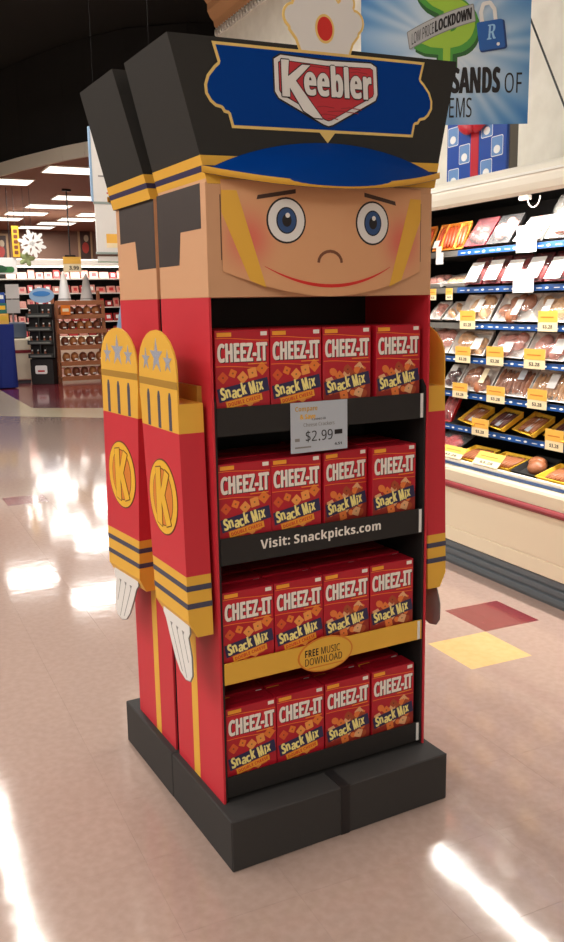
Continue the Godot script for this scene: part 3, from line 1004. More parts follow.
# kind: [shape, material]
func meat_pack(called, label, xf, w, d, shape, m, lab, seed_, group, tray_mat = "foam", lab_mat = "label_white"):
	var r := RandomNumberGenerator.new()
	r.seed = seed_
	var t = thing(called, label, "package", xf, group)
	var h := 0.028
	P(t, "tray", tray_shell(w, d, h), M[tray_mat])
	var a := PackedVector3Array()
	if shape == "links":
		var n := int(w / 0.034)
		for i in n:
			var x: float = -w / 2 + 0.025 + (w - 0.05) * i / max(1, n - 1)
			a.append_array(blob(Vector3(x, h * 0.75, -d / 2 + r.randf_range(-0.006, 0.006)), Vector3(0.017, 0.019, d * 0.42), Basis(Vector3.UP, r.randf_range(-0.12, 0.12)), 8, 8))
	elif shape == "pieces":
		for i in (14 if w > 0.15 else 8):
			a.append_array(blob(Vector3(r.randf_range(-0.33, 0.33) * w, h * r.randf_range(0.6, 0.85), -d * r.randf_range(0.2, 0.8)), Vector3(min(w * 0.15, r.randf_range(0.035, 0.055)), 0.024, min(w * 0.15, r.randf_range(0.026, 0.04))), Basis(Vector3.UP, r.randf_range(-1.5, 1.5)), 9, 6))
	elif shape == "steak":
		for i in 3:
			a.append_array(blob(Vector3((i - 1) * w * 0.24, h * 0.7, -d * r.randf_range(0.42, 0.58)), Vector3(w * 0.2, 0.02, d * 0.38), Basis(Vector3.UP, r.randf_range(-0.4, 0.4)), 10, 6))
	elif shape == "roast":
		for i in 5:
			a.append_array(blob(Vector3(r.randf_range(-0.16, 0.16) * w, h * 1.05, -d * r.randf_range(0.36, 0.62)), Vector3(w * r.randf_range(0.2, 0.28), r.randf_range(0.028, 0.038), d * r.randf_range(0.2, 0.3)), Basis(Vector3.UP, r.randf_range(-0.8, 0.8)), 10, 7))
	elif shape == "flat":
		for i in 6:      # overlapping slices
			var x: float = -w / 2 + 0.045 + (w - 0.09) * i / 5.0
			a.append_array(blob(Vector3(x, 0.014 + 0.0012 * i, -d / 2 + r.randf_range(-0.005, 0.005)), Vector3(0.034, 0.012, d * 0.4), Basis(Vector3(0, 0, 1), 0.3) * Basis(Vector3.UP, r.randf_range(-0.15, 0.15)), 10, 6))
	P(t, "meat", a, M[m], Transform3D.IDENTITY, true)
	if shape != "flat" and shape != "roast":
		var f := PackedVector3Array()
		var n := 6
		var pt := func(i, j):
			var u: float = float(i) / n * 2 - 1; var v: float = float(j) / n * 2 - 1
			return Vector3(u * (w / 2 - 0.001), h + 0.001 + 0.021 * (1 - u * u * u * u) * (1 - v * v * v * v), -d / 2 + v * (d / 2 - 0.001))
		for i in n:
			for j in n:
				Q(f, pt.call(i, j), pt.call(i + 1, j), pt.call(i + 1, j + 1), pt.call(i, j + 1), Vector3.UP)
		P(t, "wrap", f, M.film, Transform3D.IDENTITY, true)
	if lab != null:
		var ly: float = h + 0.024 if shape != "flat" else h
		P(t, "label_sticker", bxr(lab[0] - lab[2] / 2, lab[0] + lab[2] / 2, ly, ly + 0.0012, -lab[1] - lab[3] / 2, -lab[1] + lab[3] / 2), M[lab_mat])
	return t

func price_tag(z, y, w, h, kind, label, group, x = RX - 0.012, lean = 0.0):
	var b := Basis(Vector3(0, 0, 1), Vector3(0, 1, 0), Vector3(-1, 0, 0)) * Basis(Vector3.RIGHT, lean)
	var t = thing("shelf_price_tag", label, "tag", FS * Transform3D(b, Vector3(x, y, z)), group)
	if kind == "white":
		P(t, "card", bxr(-w / 2, w / 2, 0, h, 0, 0.001), M.label_white)
		P(t, "tear_strip", bxr(-w / 2, w / 2 - 0.02, h, h + 0.035, 0, 0.0008), M.label_white)
	else:
		P(t, "card", bxr(-w / 2, w / 2, 0, h, 0, 0.001), M.tag_cream)
		P(t, "top_band", bxr(-w / 2, w / 2, h * 0.45, h, 0.0009, 0.0014), M.tag_orange)
		P(t, "top_text", bxr(-w * 0.36, w * 0.3, h * 0.66, h * 0.72, 0.0013, 0.0017), M.medal_orange)
		P(t, "lettering", letters("$3.28", w * 0.5, h * 0.2, 0.0004, "bold"), M.ink, at(-w * 0.25, h * 0.13, 0.001))

func stock_case():
	var g := ["top shelf", "second shelf from the top", "third shelf from the top", "fourth shelf from the top", "fifth shelf from the top", "sixth shelf, just above the deck"]
	var y := func(i): return RY[i] + 0.003
	# top shelf
	var G = "meat packs on the top case shelf"
	sausage_pack(pack_xf(y.call(0), -2.27, 1.15), "orange-edged pack of red sausages on the top case shelf", G)
	sausage_pack(pack_xf(y.call(0), -2.60, 1.15), "orange-edged sausage pack at the dim end of the top case shelf", G)
	meat_pack("meat_tray", "tray of dark meat and vegetable skewers beside the sausage pack", pack_xf(y.call(0), -2.02, 0.95), 0.185, 0.185, "pieces", "meat_dark", null, 2, G, "pack_maroon")
	meat_pack("meat_tray", "tray of mixed meat pieces left of the white shelf card", pack_xf(y.call(0), -1.82, 0.95), 0.185, 0.185, "pieces", "meat_pink", null, 3, G, "case_dark")
	plastic_bag(SX(2.52, y.call(0) + 0.02, -1.55))
	meat_pack("meat_tray", "pink meat tray under the clear plastic bag", pack_xf(y.call(0), -1.60, 0.8), 0.2, 0.17, "pieces", "meat_pink", null, 4, G)
	meat_pack("meat_tray", "top shelf meat tray with a tall white label", pack_xf(y.call(0), -1.36, 0.95), 0.2, 0.17, "steak", "meat_pink", [0.0, 0.08, 0.13, 0.13], 5, G)
	meat_pack("meat_tray", "top shelf tray of brown meat pieces past the tall white label", pack_xf(y.call(0), -1.12, 0.8), 0.2, 0.17, "pieces", "meat_brown", null, 6, G)
	# second shelf
	G = "meat packs on the second case shelf"
	meat_pack("meat_tray", "low tray of orange sausages on the second shelf", pack_xf(y.call(1), -2.22, 0.35), 0.2, 0.14, "links", "meat_tan", null, 7, G)
	meat_pack("meat_tray", "low tray of pink meat at the dim end of the second shelf", pack_xf(y.call(1), -2.45, 0.35), 0.2, 0.14, "pieces", "meat_pink", null, 8, G)
	var z2 := [-2.02, -1.86, -1.70, -1.54, -1.38, -1.22, -1.06]
	for i in z2.size():
		meat_pack("meat_pack", "red meat pack with a large white label leaning on the second shelf", pack_xf(y.call(1), z2[i], 1.05, 2.325, -0.06 + 0.02 * (i % 3)), 0.148, 0.165, "steak", "meat_red", [0.005, 0.06 + 0.008 * (i % 2), 0.115, 0.12], 10 + i, "white-labelled packs on the second case shelf", "pack_maroon")
	# third shelf
	G = "meat packs on the third case shelf"
	meat_pack("meat_tray", "small pale tray at the dim end of the third shelf", pack_xf(y.call(2), -2.39, 0.8), 0.12, 0.14, "pieces", "meat_pink", null, 20, G)
	meat_pack("meat_tray", "small tray of pale pieces left of a big foam tray", pack_xf(y.call(2), -2.24, 0.8), 0.12, 0.14, "pieces", "meat_tan", null, 21, G)
	meat_pack("meat_tray", "big white foam tray of pale cutlets on the third shelf", pack_xf(y.call(2), -2.02, 1.0), 0.29, 0.168, "pieces", "meat_tan", [0.04, 0.08, 0.05, 0.08], 22, G)
	meat_pack("meat_tray", "foam tray of browned meat with a yellow sticker, third shelf", pack_xf(y.call(2), -1.70, 1.0), 0.29, 0.168, "pieces", "meat_brown", [0.04, 0.07, 0.05, 0.09], 23, G)
	meat_pack("meat_tray", "foam tray of golden breaded meat right of the yellow sticker tray", pack_xf(y.call(2), -1.41, 1.0), 0.28, 0.168, "pieces", "meat_tan", [-0.03, 0.08, 0.05, 0.07], 24, G)
	meat_pack("meat_tray", "last foam tray of golden meat along the third shelf", pack_xf(y.call(2), -1.12, 1.0), 0.28, 0.168, "pieces", "meat_tan", null, 25, G)
	# fourth shelf
	G = "meat packs on the fourth case shelf"
	meat_pack("meat_tray", "foam tray of tan cutlets with two white labels, fourth shelf", pack_xf(y.call(3), -2.07, 1.0), 0.31, 0.158, "pieces", "meat_tan", [0.09, 0.06, 0.07, 0.07], 30, G)
	meat_pack("meat_tray", "foam tray of pink chops in the middle of the fourth shelf", pack_xf(y.call(3), -1.735, 1.0), 0.28, 0.158, "pieces", "meat_pink", [0.02, 0.05, 0.07, 0.06], 31, G)
	meat_pack("meat_tray", "foam tray of pink and white meat, fourth shelf", pack_xf(y.call(3), -1.44, 1.0), 0.285, 0.158, "pieces", "meat_pink", [0.1, 0.07, 0.07, 0.08], 32, G)
	meat_pack("meat_tray", "foam tray of pale pork past the pink and white tray", pack_xf(y.call(3), -1.13, 1.0), 0.285, 0.158, "pieces", "meat_pink", null, 33, G)
	meat_pack("meat_tray", "pale foam tray at the dim end of the fourth shelf", pack_xf(y.call(3), -2.37, 0.95), 0.26, 0.17, "pieces", "meat_pink", null, 34, G)
	# fifth shelf
	G = "meat packs on the fifth case shelf"
	meat_pack("meat_tray", "small tray of purple meat, fifth shelf", pack_xf(y.call(4), -2.23, 0.95), 0.13, 0.16, "pieces", "meat_dark", [0.0, 0.12, 0.06, 0.04], 40, G)
	meat_pack("meat_tray", "foam tray of browned links under glossy film, fifth shelf", pack_xf(y.call(4), -2.0, 1.0), 0.285, 0.17, "pieces", "meat_brown", [0.07, 0.09, 0.045, 0.09], 41, G, "foam", "tag_cream")
	meat_pack("meat_tray", "foam tray of large brown sausages, middle of fifth shelf", pack_xf(y.call(4), -1.70, 1.0), 0.28, 0.17, "links", "meat_brown", [0.07, 0.12, 0.05, 0.06], 42, G, "foam", "label_grey")
	meat_pack("meat_tray", "foam tray of tan sausages with a white label, fifth shelf", pack_xf(y.call(4), -1.41, 1.0), 0.28, 0.17, "links", "meat_tan", [0.02, 0.1, 0.06, 0.08], 43, G)
	meat_pack("meat_tray", "last foam tray of tan sausages along the fifth shelf", pack_xf(y.call(4), -1.12, 1.0), 0.28, 0.17, "links", "meat_tan", null, 44, G)
	# sixth shelf: flat yellow packs overlapping
	G = "flat yellow packs on the sixth case shelf"
	meat_pack("meat_pack", "small red and pink meat pack standing on the sixth shelf", pack_xf(y.call(5), -2.25, 1.1), 0.11, 0.17, "steak", "meat_red", null, 50, "meat packs on the sixth case shelf", "pack_red")
	var zz := [-2.07, -1.83, -1.59, -1.35]
	for i in 4:
		meat_pack("flat_pack", "flat yellow-edged meat pack with a grey label, sixth shelf", pack_xf(y.call(5) + 0.002, zz[i], 0.62, 2.325, -0.3), 0.25, 0.16, "flat", ["meat_brown", "meat_dark", "meat_brown", "meat_dark"][i], [0.03, 0.07, 0.05, 0.10], 51 + i, G, "pack_yellow", "label_grey")
	meat_pack("meat_tray", "brown meat tray past the flat yellow packs", pack_xf(y.call(5), -1.04, 0.5), 0.2, 0.16, "pieces", "meat_brown", null, 56, "meat packs on the sixth case shelf", "case_dark")
	# deck
	G = "meat packs on the bottom deck"
	meat_pack("meat_tray", "tray of dark red meat on the bottom deck", pack_xf(0.562, -2.16, 0.5, 2.19), 0.26, 0.22, "pieces", "meat_red", [0.05, 0.03, 0.08, 0.03], 60, G, "case_dark")
	meat_pack("meat_tray", "tray of dark red meat behind the display's hand, bottom deck", pack_xf(0.562, -2.44, 0.5, 2.19), 0.26, 0.22, "pieces", "meat_red", null, 61, G, "case_dark")
	for q in [[-1.90, "flat yellow pack lying by the dark red meat"], [-1.64, "flat yellow pack lying by the brown roast"], [-1.22, "flat yellow pack lying past the brown roast"]]:
		meat_pack("flat_pack", q[1], pack_xf(0.563, q[0], 0.3, 2.19), 0.22, 0.17, "flat", "meat_brown", null, 62, G, "pack_yellow")
	meat_pack("meat_tray", "round brown roast on a dark tray, bottom deck", pack_xf(0.56, -1.43, 0.35, 2.2), 0.19, 0.19, "roast", "meat_brown", null, 66, G, "case_dark")
	# the rest of the case, hidden behind the display or beyond the frame
	var proto := []
	for k in 4:
		proto.append(meat_pack("case_tray", "x", SX(0, 0, 0), 0.27, 0.155, ["pieces", "links", "pieces", "steak"][k], ["meat_pink", "meat_brown", "meat_tan", "meat_red"][k], [0.05, 0.08, 0.06, 0.06], 70 + k, "x"))
		proto[k].set_meta("base_name", "case_tray")
	var used_p := [false, false, false, false]
	var zs := []
	for k in 7: zs.append(-2.93 - 0.3 * k)
	for k in 4: zs.append(-0.72 + 0.3 * k)
	for i in 6:
		for k in zs.size():
			var n := (i + k * 3) % 4
			var xf := pack_xf(RY[i] + 0.003, zs[k], 0.95)
			var lb := "foam tray of %s further along the %s" % [["pink pieces", "brown links", "tan pieces", "red steaks"][n], g[i]]
			if used_p[n]: copy(proto[n], xf, lb, "further trays along the meat case")
			else:
				used_p[n] = true
				proto[n].transform = xf
				proto[n].set_meta("label", lb); proto[n].set_meta("group", "further trays along the meat case")
	# cards on the rails
	var yl := "yellow topped price tag on the %s rail"
	var gy := "yellow price tags on the meat case"
	for q in [[2, -2.04, 0.15, 0.1], [2, -1.4, 0.15, 0.1], [3, -2.075, 0.15, 0.09], [3, -1.795, 0.155, 0.1], [3, -1.485, 0.17, 0.1], [4, -2.095, 0.15, 0.085], [4, -1.78, 0.165, 0.09], [4, -1.455, 0.155, 0.1], [5, -1.905, 0.16, 0.095], [5, -1.32, 0.14, 0.105]]:
		price_tag(q[1], RY[q[0]] - 0.028, q[2] * 0.92, q[3], "yellow", yl % ["third", "fourth", "fifth", "sixth"][q[0] - 2], gy)
	price_tag(-1.98, 0.59, 0.2, 0.075, "yellow", "yellow price tag leaning on the white deck rail by the red meat", gy, 2.138, -0.75)
	price_tag(-1.67, 0.59, 0.21, 0.085, "yellow", "yellow price tag leaning on the white deck rail by the flat pack", gy, 2.138, -0.75)
	price_tag(-1.576, RY[0] - 0.04, 0.15, 0.095, "white", "blank white card under the plastic bag, top shelf rail", "white cards on the meat case")
	price_tag(-2.314, RY[0] - 0.066, 0.07, 0.065, "white", "small blank white card below the sausage pack, top shelf rail", "white cards on the meat case")
	price_tag(-1.568, RY[1] - 0.035, 0.155, 0.08, "white", "blank white card amid the white-labelled packs, second rail", "white cards on the meat case", RX - 0.03)
	price_tag(-2.215, RY[1] - 0.065, 0.065, 0.065, "yellow", "small yellow tag below the orange sausages, second rail", gy)
	price_tag(-2.375, RY[1] - 0.065, 0.065, 0.065, "yellow", "small yellow tag at the dim end of the second rail", gy)

func sausage_pack(xf, label, G):
	var t = thing("sausage_pack", label, "package", xf, G)
	var w := 0.29; var d := 0.165
	P(t, "tray", tray_shell(w, d, 0.02), M.pack_orange)
	for i in 8:
		P(t, "sausage", blob(Vector3(-w / 2 + 0.035 + i * 0.0315, 0.016, -d / 2), Vector3(0.014, 0.013, d * 0.42), Basis(Vector3.UP, 0.12), 8, 8), M.sausage, Transform3D.IDENTITY, true)
	for x in [-0.06, 0.07]:
		P(t, "divider", bxr(x - 0.006, x + 0.006, 0.012, 0.031, -d + 0.006, -0.006, 0.002), M.pack_orange, at(0, 0, 0, Basis(Vector3.UP, 0.0)))
	P(t, "label_sticker", bxr(-w / 2 + 0.01, -w / 2 + 0.06, 0.03, 0.0312, -0.06, -0.015), M.label_white)

func plastic_bag(xf):
	var t = thing("plastic_bag", "clear plastic bag hanging from a wire loop under the canopy", "bag", xf)
	var a := PackedVector3Array()
	var n := 14
	for j in 7:
		for i in n:
			var k := []
			for q in [[i, j], [i + 1, j], [i + 1, j + 1], [i, j + 1]]:
				var th: float = TAU * q[0] / n
				var v: float = q[1] / 7.0
				var r := 0.03 + 0.06 * sin(PI * clamp(v * 0.9 + 0.08, 0, 1)) + 0.008 * sin(th * 5 + v * 6)
				k.append(Vector3(cos(th) * r * 0.55, 0.05 + 0.17 * v, sin(th) * r))
			Q(a, k[0], k[1], k[2], k[3], k[0] - Vector3(0, k[0].y, 0))
	P(t, "bag", a, mat("bag_film", Color(0.9, 0.88, 0.86, 0.3), 0.12, {"transparency": BaseMaterial3D.TRANSPARENCY_ALPHA}), Transform3D.IDENTITY, true)
	var lp := []
	for i in 15:
		var th := PI + PI * i / 14.0
		lp.append(Vector3(-0.2, 0.205 + sin(th) * 0.05, -0.02 + cos(th) * 0.045))
	P(t, "wire_loop", tube(lp, 0.003, 6), M.white_metal)
	P(t, "loop_clip", bxr(-0.215, -0.185, 0.195, 0.22, -0.12, -0.05, 0.004), M.white_metal)

# ------------------------------------------------------------------ banner, gift, cable
func banner():
	var th := -0.44
	var t = thing("hanging_banner", "blue hanging banner with a green dollar sign and a padlock", "banner", SX(1.549, 2.29, -1.941, Basis(Vector3.UP, th)))
	var w := 0.813; var h := 1.05
	var im := Image.create(256, 320, false, Image.FORMAT_RGB8)
	var cen := Vector2(0.42, 0.36)
	for y in 320:
		for x in 256:
			var p := Vector2(w * x / 255.0, h * (1.0 - y / 319.0)) - cen
			var ang := p.angle()
			var ray := 0.5 + 0.5 * sin(ang * 23.0 + 2.0 * sin(ang * 7.0))
			var d := clampf(p.length() / 0.52 - 0.2 * ray * clampf(p.length() / 0.3, 0, 1), 0, 1)
			im.set_pixel(x, y, c8(222, 230, 236).lerp(c8(46, 116, 186), pow(d, 1.25)))
	var m := mat("banner_print", Color.WHITE, 0.45)
	m.albedo_texture = ImageTexture.create_from_image(im)
	var st := SurfaceTool.new()
	st.begin(Mesh.PRIMITIVE_TRIANGLES)
	st.set_smooth_group(-1)
	for v in bxr(0, w, 0, h, -0.003, 0):
		st.set_uv(Vector2(v.x / w, 1.0 - v.y / h))
		st.add_vertex(v)
	st.generate_normals()
	P(t, "sheet", st.commit(), m)
	P(t, "hem_rod", tube([Vector3(0, h, -0.0015), Vector3(w, h, -0.0015)], 0.008, 8), M.trim_metal)
	for x in [0.03, w - 0.03]:
		P(t, "cord", tube([Vector3(x, h, 0), Vector3(x, 2.9, 0)], 0.002, 5), M.black_metal)
	# green dollar sign
	var grn := mat("dollar_green", c8(70, 150, 52), 0.4)
	var glt := mat("dollar_light", c8(156, 196, 56), 0.4)
	var dk := mat("dollar_dark", c8(36, 92, 34), 0.4)
	var D := letters("$", 0.31, 0.57, 0.0006, "heavy")
	P(t, "dollar_sign", letters("$", 0.31, 0.57, 0.0006, "extra heavy"), dk, at(0.262, 0.243, 0.0002))
	P(t, "dollar_sign", D, grn, at(0.255, 0.255, 0.0008))
	P(t, "dollar_sign", letters("$", 0.26, 0.50, 0.0006, "bold"), glt, at(0.285, 0.29, 0.0014))
	# grey lock band across it
	var bp := []
	var n := 12
	for i in n + 1:
		var u := float(i) / n
		bp.append([0.235 + 0.31 * u, 0.35 + 0.17 * u - 0.05 * u * u + 0.0 * u])
	var bt := bp.duplicate()
	bt.reverse()
	for p in bt: bp.append([p[0] - 0.012, p[1] + 0.072])
	P(t, "band", plate(grow(pv(bp), 0.004), 0.0006), M.cord_grey, at(0, 0, 0.0022))
	P(t, "band", plate(pv(bp), 0.0006), mat("band_grey", c8(176, 178, 180), 0.4), at(0, 0, 0.0028))
	var curve := func(a):
		for i in a.size():
			var v: Vector3 = a[i]
			var u: float = (v.x - 0.235) / 0.31
			a[i].y = v.y + 0.35 + 0.17 * u - 0.05 * u * u
		return a
	P(t, "lettering", curve.call(moved(letters("LOW PRICE", 0.105, 0.05, 0.0006, "sans"), at(0.243, 0.012, 0))), M.ink, at(0, 0, 0.0034))
	P(t, "lettering", curve.call(moved(letters("LOCKDOWN", 0.175, 0.052, 0.0006, "heavy"), at(0.353, 0.012, 0))), M.ink, at(0, 0, 0.0034))
	# padlock
	var pk := Transform3D(Basis(Vector3(0, 0, 1), 0.14), Vector3(0.622, 0.408, 0.0022))
	P(t, "padlock", plate(stroke([[-0.034, 0.05], [-0.036, 0.105], [-0.02, 0.14], [0.012, 0.142], [0.03, 0.11], [0.03, 0.05]], 0.009), 0.0008), M.trim_metal, pk)
	P(t, "padlock", plate(rrect(-0.064, -0.07, 0.068, 0.062, 0.012), 0.0012), mat("lock_dark", c8(16, 56, 116), 0.4), pk * at(0.004, -0.004, 0.0002))
	P(t, "padlock", plate(rrect(-0.062, -0.066, 0.062, 0.062, 0.01), 0.0012), mat("lock_blue", c8(26, 90, 168), 0.4), pk * at(0, 0, 0.0008))
	P(t, "padlock", plate(ell(0.03, -0.048, 0.008, 0.008, 12), 0.0006), M.trim_metal, pk * at(0, 0, 0.002))
	P(t, "lettering", letters("R", 0.042, 0.066, 0.0006, "serifbold", 0.2), mat("pale_letter", c8(150, 196, 232), 0.4), pk * at(-0.022, -0.022, 0.002))
	P(t, "lettering", letters("THOUSANDS", 0.443, 0.118, 0.0006, "heavy"), M.ink, at(0.231, 0.145, 0.0004))
	P(t, "lettering", letters("OF", 0.083, 0.092, 0.0006, "sans"), M.ink, at(0.696, 0.143, 0.0004))
	P(t, "lettering", letters("ITEMS", 0.165, 0.09, 0.0006, "sans"), M.ink, at(0.373, 0.034, 0.0004))

func gift_box():
	var b := Basis(Vector3(0, 0, 1), Vector3(0, 1, 0), Vector3(-1, 0, 0))
	var t = thing("gift_box", "blue patterned gift box with red ribbon on top of the case", "gift", FS * Transform3D(b, Vector3(2.45, 2.073, -2.22)))
	P(t, "box", bxr(-0.27, 0.27, 0, 0.5, -0.02, 0, 0.004), M.wrap_blue)
	P(t, "backing", bxr(-0.268, 0.268, 0.001, 0.498, -0.08, -0.02, 0.003), M.shelf_metal)
	P(t, "ribbon", bxr(-0.04, 0.03, 0.0, 0.502, -0.0205, 0.002), M.ribbon)
	for q in [[-0.2, 0.02], [0.1, 0.03], [-0.1, 0.14], [0.19, 0.14], [-0.21, 0.25], [0.1, 0.25], [-0.1, 0.37], [0.19, 0.37]]:
		P(t, "wrap_picture", plate(rrect(q[0] - 0.05, q[1], q[0] + 0.05, q[1] + 0.105, 0.01), 0.0006), M.label_white, at(0, 0, 0))
		P(t, "wrap_picture", plate(rrect(q[0] - 0.046, q[1] + 0.004, q[0] + 0.046, q[1] + 0.101, 0.008), 0.0006), M.wrap_light, at(0, 0, 0.0006))
		P(t, "wrap_picture", plate(ell(q[0], q[1] + 0.035, 0.028, 0.022, 12), 0.0006), M.label_white, at(0, 0, 0.0012))
	for s in [-1, 1]:
		P(t, "bow", blob(Vector3(-0.005 + s * 0.07, 0.33, 0.02), Vector3(0.07, 0.035, 0.02), Basis(Vector3(0, 0, 1), s * 0.5), 10, 6), M.ribbon, Transform3D.IDENTITY, true)
	P(t, "bow", bx(Vector3(0.05, 0.05, 0.04), 0.01, Vector3(-0.005, 0.32, 0.022)), M.ribbon)

# ------------------------------------------------------------------ setting
func setting():
	var fl = struct("floor", bxr(-14, 14, -0.2, -0.0045, -26, 9), M.tile_cream, SX(0, 0, 0))
	# near tiles one by one (12 inch), the rest of the floor as large sheets
	var s := 0.305
	var tx := 1.6275; var tz := -1.2853
	var i0 := -10; var i1 := 2; var j0 := -16; var j1 := 8
	var tile := mesh(bxr(0.0001, s - 0.0001, -0.0045, 0, 0.0001, s - 0.0001, 0.00022))
	for i in range(i0, i1):
		for j in range(j0, j1):
			var m = M.tile
			if i == 0 and j == 0: m = M.tile_burgundy
			elif i == -1 and j == 1: m = M.tile_yellow
			elif i == -5 and j == -12: m = M.tile_burgundy
			P(fl, "tile", tile, m, at(tx + i * s, 0, tz + j * s))
	var xa := tx + i0 * s; var xb := tx + i1 * s
	var za := tz + j0 * s; var zb := tz + j1 * s
	P(fl, "tile_field", bxr(-14, xa, -0.0045, 0, -9.2, 9), M.tile)
	P(fl, "tile_field", bxr(xb, 14, -0.0045, 0, -9.2, 9), M.tile)
	P(fl, "tile_field", bxr(xa, xb, -0.0045, 0, zb, 9), M.tile)
	P(fl, "tile_field", bxr(xa, xb, -0.0045, 0, -9.2, za), M.tile)
	# burgundy field with a cream border
	var flat := func(list, y0, y1):
		var a := plate(pv(list), y1 - y0)
		return Transform3D(Basis(Vector3(1, 0, 0), Vector3(0, 0, 1), Vector3(0, 1, 0)), Vector3(0, y0, 0)) * a
	P(fl, "tile_field", flat.call([[-14, -9.2], [2.9, -9.2], [2.28, -9.2], [0.826, -10.397], [-0.6, -11.6], [-0.6, -26], [-14, -26]], -0.0045, 0.0), M.tile)
	P(fl, "cream_border", flat.call([[2.9, -9.2], [2.28, -9.2], [0.826, -10.397], [-0.6, -11.6], [-0.6, -26], [1.366, -26], [1.366, -14.376], [1.376, -11.134], [2.329, -10.515], [4.0, -9.4], [4.3, -9.2]], -0.0045, 0.0), M.tile_cream)
	P(fl, "burgundy_field", flat.call([[1.366, -26], [1.366, -14.376], [1.376, -11.134], [2.329, -10.515], [4.0, -9.4], [4.3, -9.2], [14, -9.2], [14, -26]], -0.0045, 0.0), M.tile_burgundy)
	# shell
	struct("ceiling", bxr(-14, 14, 5.2, 5.4, -26, 9), M.ceiling_black, SX(0, 0, 0))
	var wr = struct("wall_right", bxr(3.2, 3.5, 0, 4.44, -8.0, 9), M.plaster, SX(0, 0, 0))
	struct("wall_left", bxr(-14.2, -14, 0, 5.2, -26, 9), M.plaster, SX(0, 0, 0))
	struct("wall_front", bxr(-14, 14, 0, 5.2, 9, 9.2), M.plaster, SX(0, 0, 0))
	struct("wall_back", bxr(-14, 14, 0, 3.6, -24.8, -24.6), M.brown_wall, SX(0, 0, 0))
	struct("wall_far_right", bxr(14, 14.2, 0, 5.2, -26, 9), M.plaster, SX(0, 0, 0))
	# tan bulkhead over the right wall, with a moulded profile
	struct("trim_1", sweep(pv([[3.2, 4.5], [3.17, 4.53], [3.16, 4.58], [3.12, 4.62], [3.09, 4.68], [3.09, 4.75], [3.05, 4.8], [3.0, 4.9], [2.97, 5.0], [2.97, 5.2], [3.5, 5.2], [3.5, 4.5]]), -8.0, 9), M.bulkhead, SX(0, 0, 0))
	var t2 = struct("trim_2", bxr(3.185, 3.5, 4.42, 4.5, -8.0, 9), M.trim_metal, SX(0, 0, 0))
	var rib := mesh(tube([Vector3(0, -0.04, 0), Vector3(-0.012, -0.02, 0), Vector3(-0.012, 0.02, 0), Vector3(0, 0.04, 0)], 0.014, 6), true)
	for i in 90:
		P(t2, "rib", rib, M.trim_metal, at(3.18, 4.46, -7.96 + i * 0.075))
	# department soffit with a curved white fascia
	var edge := [[-14, -17.6], [-3, -17.0], [-0.8, -16.7], [0.828, -16.0], [1.3, -14.9], [1.553, -13.82], [1.784, -13.031], [2.015, -12.403], [2.231, -11.816], [2.453, -11.352], [2.885, -10.654], [3.6, -10.1], [5.0, -9.7], [14, -9.4]]
	var foot := edge.duplicate()
	foot.append([14, -24.8]); foot.append([-14, -24.8])
	var sof = struct("ceiling_department", flat.call(foot, 3.6, 3.66), M.brown_ceiling, SX(0, 0, 0))
	var fa := PackedVector3Array()
	var fb := PackedVector3Array()
	for i in edge.size() - 1:
		var p := Vector3(edge[i][0], 3.58, edge[i][1]); var q := Vector3(edge[i + 1][0], 3.58, edge[i + 1][1])
		var n := Vector3(q.z - p.z, 0, -(q.x - p.x)).normalized() * -1.0
		var up := Vector3(0, 0.2, 0)
		Q(fa, p + n * 0.06, q + n * 0.06, q + n * 0.06 + up, p + n * 0.06 + up, n)
		Q(fa, p, q, q + n * 0.06, p + n * 0.06, Vector3.DOWN)
		Q(fa, p + up, q + up, q + n * 0.06 + up, p + n * 0.06 + up, Vector3.UP)
		Q(fa, p, q, q + up, p + up, -n)
		var u2 := Vector3(0, 1.4, 0)
		Q(fb, p + up, q + up, q + up + u2, p + up + u2, n)
		Q(fb, p + up - n * 0.1, q + up - n * 0.1, q + up - n * 0.1 + u2, p + up - n * 0.1 + u2, -n)
	struct("trim_3", fa, M.fascia, SX(0, 0, 0))
	struct("wall_bulkhead", fb, M.ceiling_black, SX(0, 0, 0))

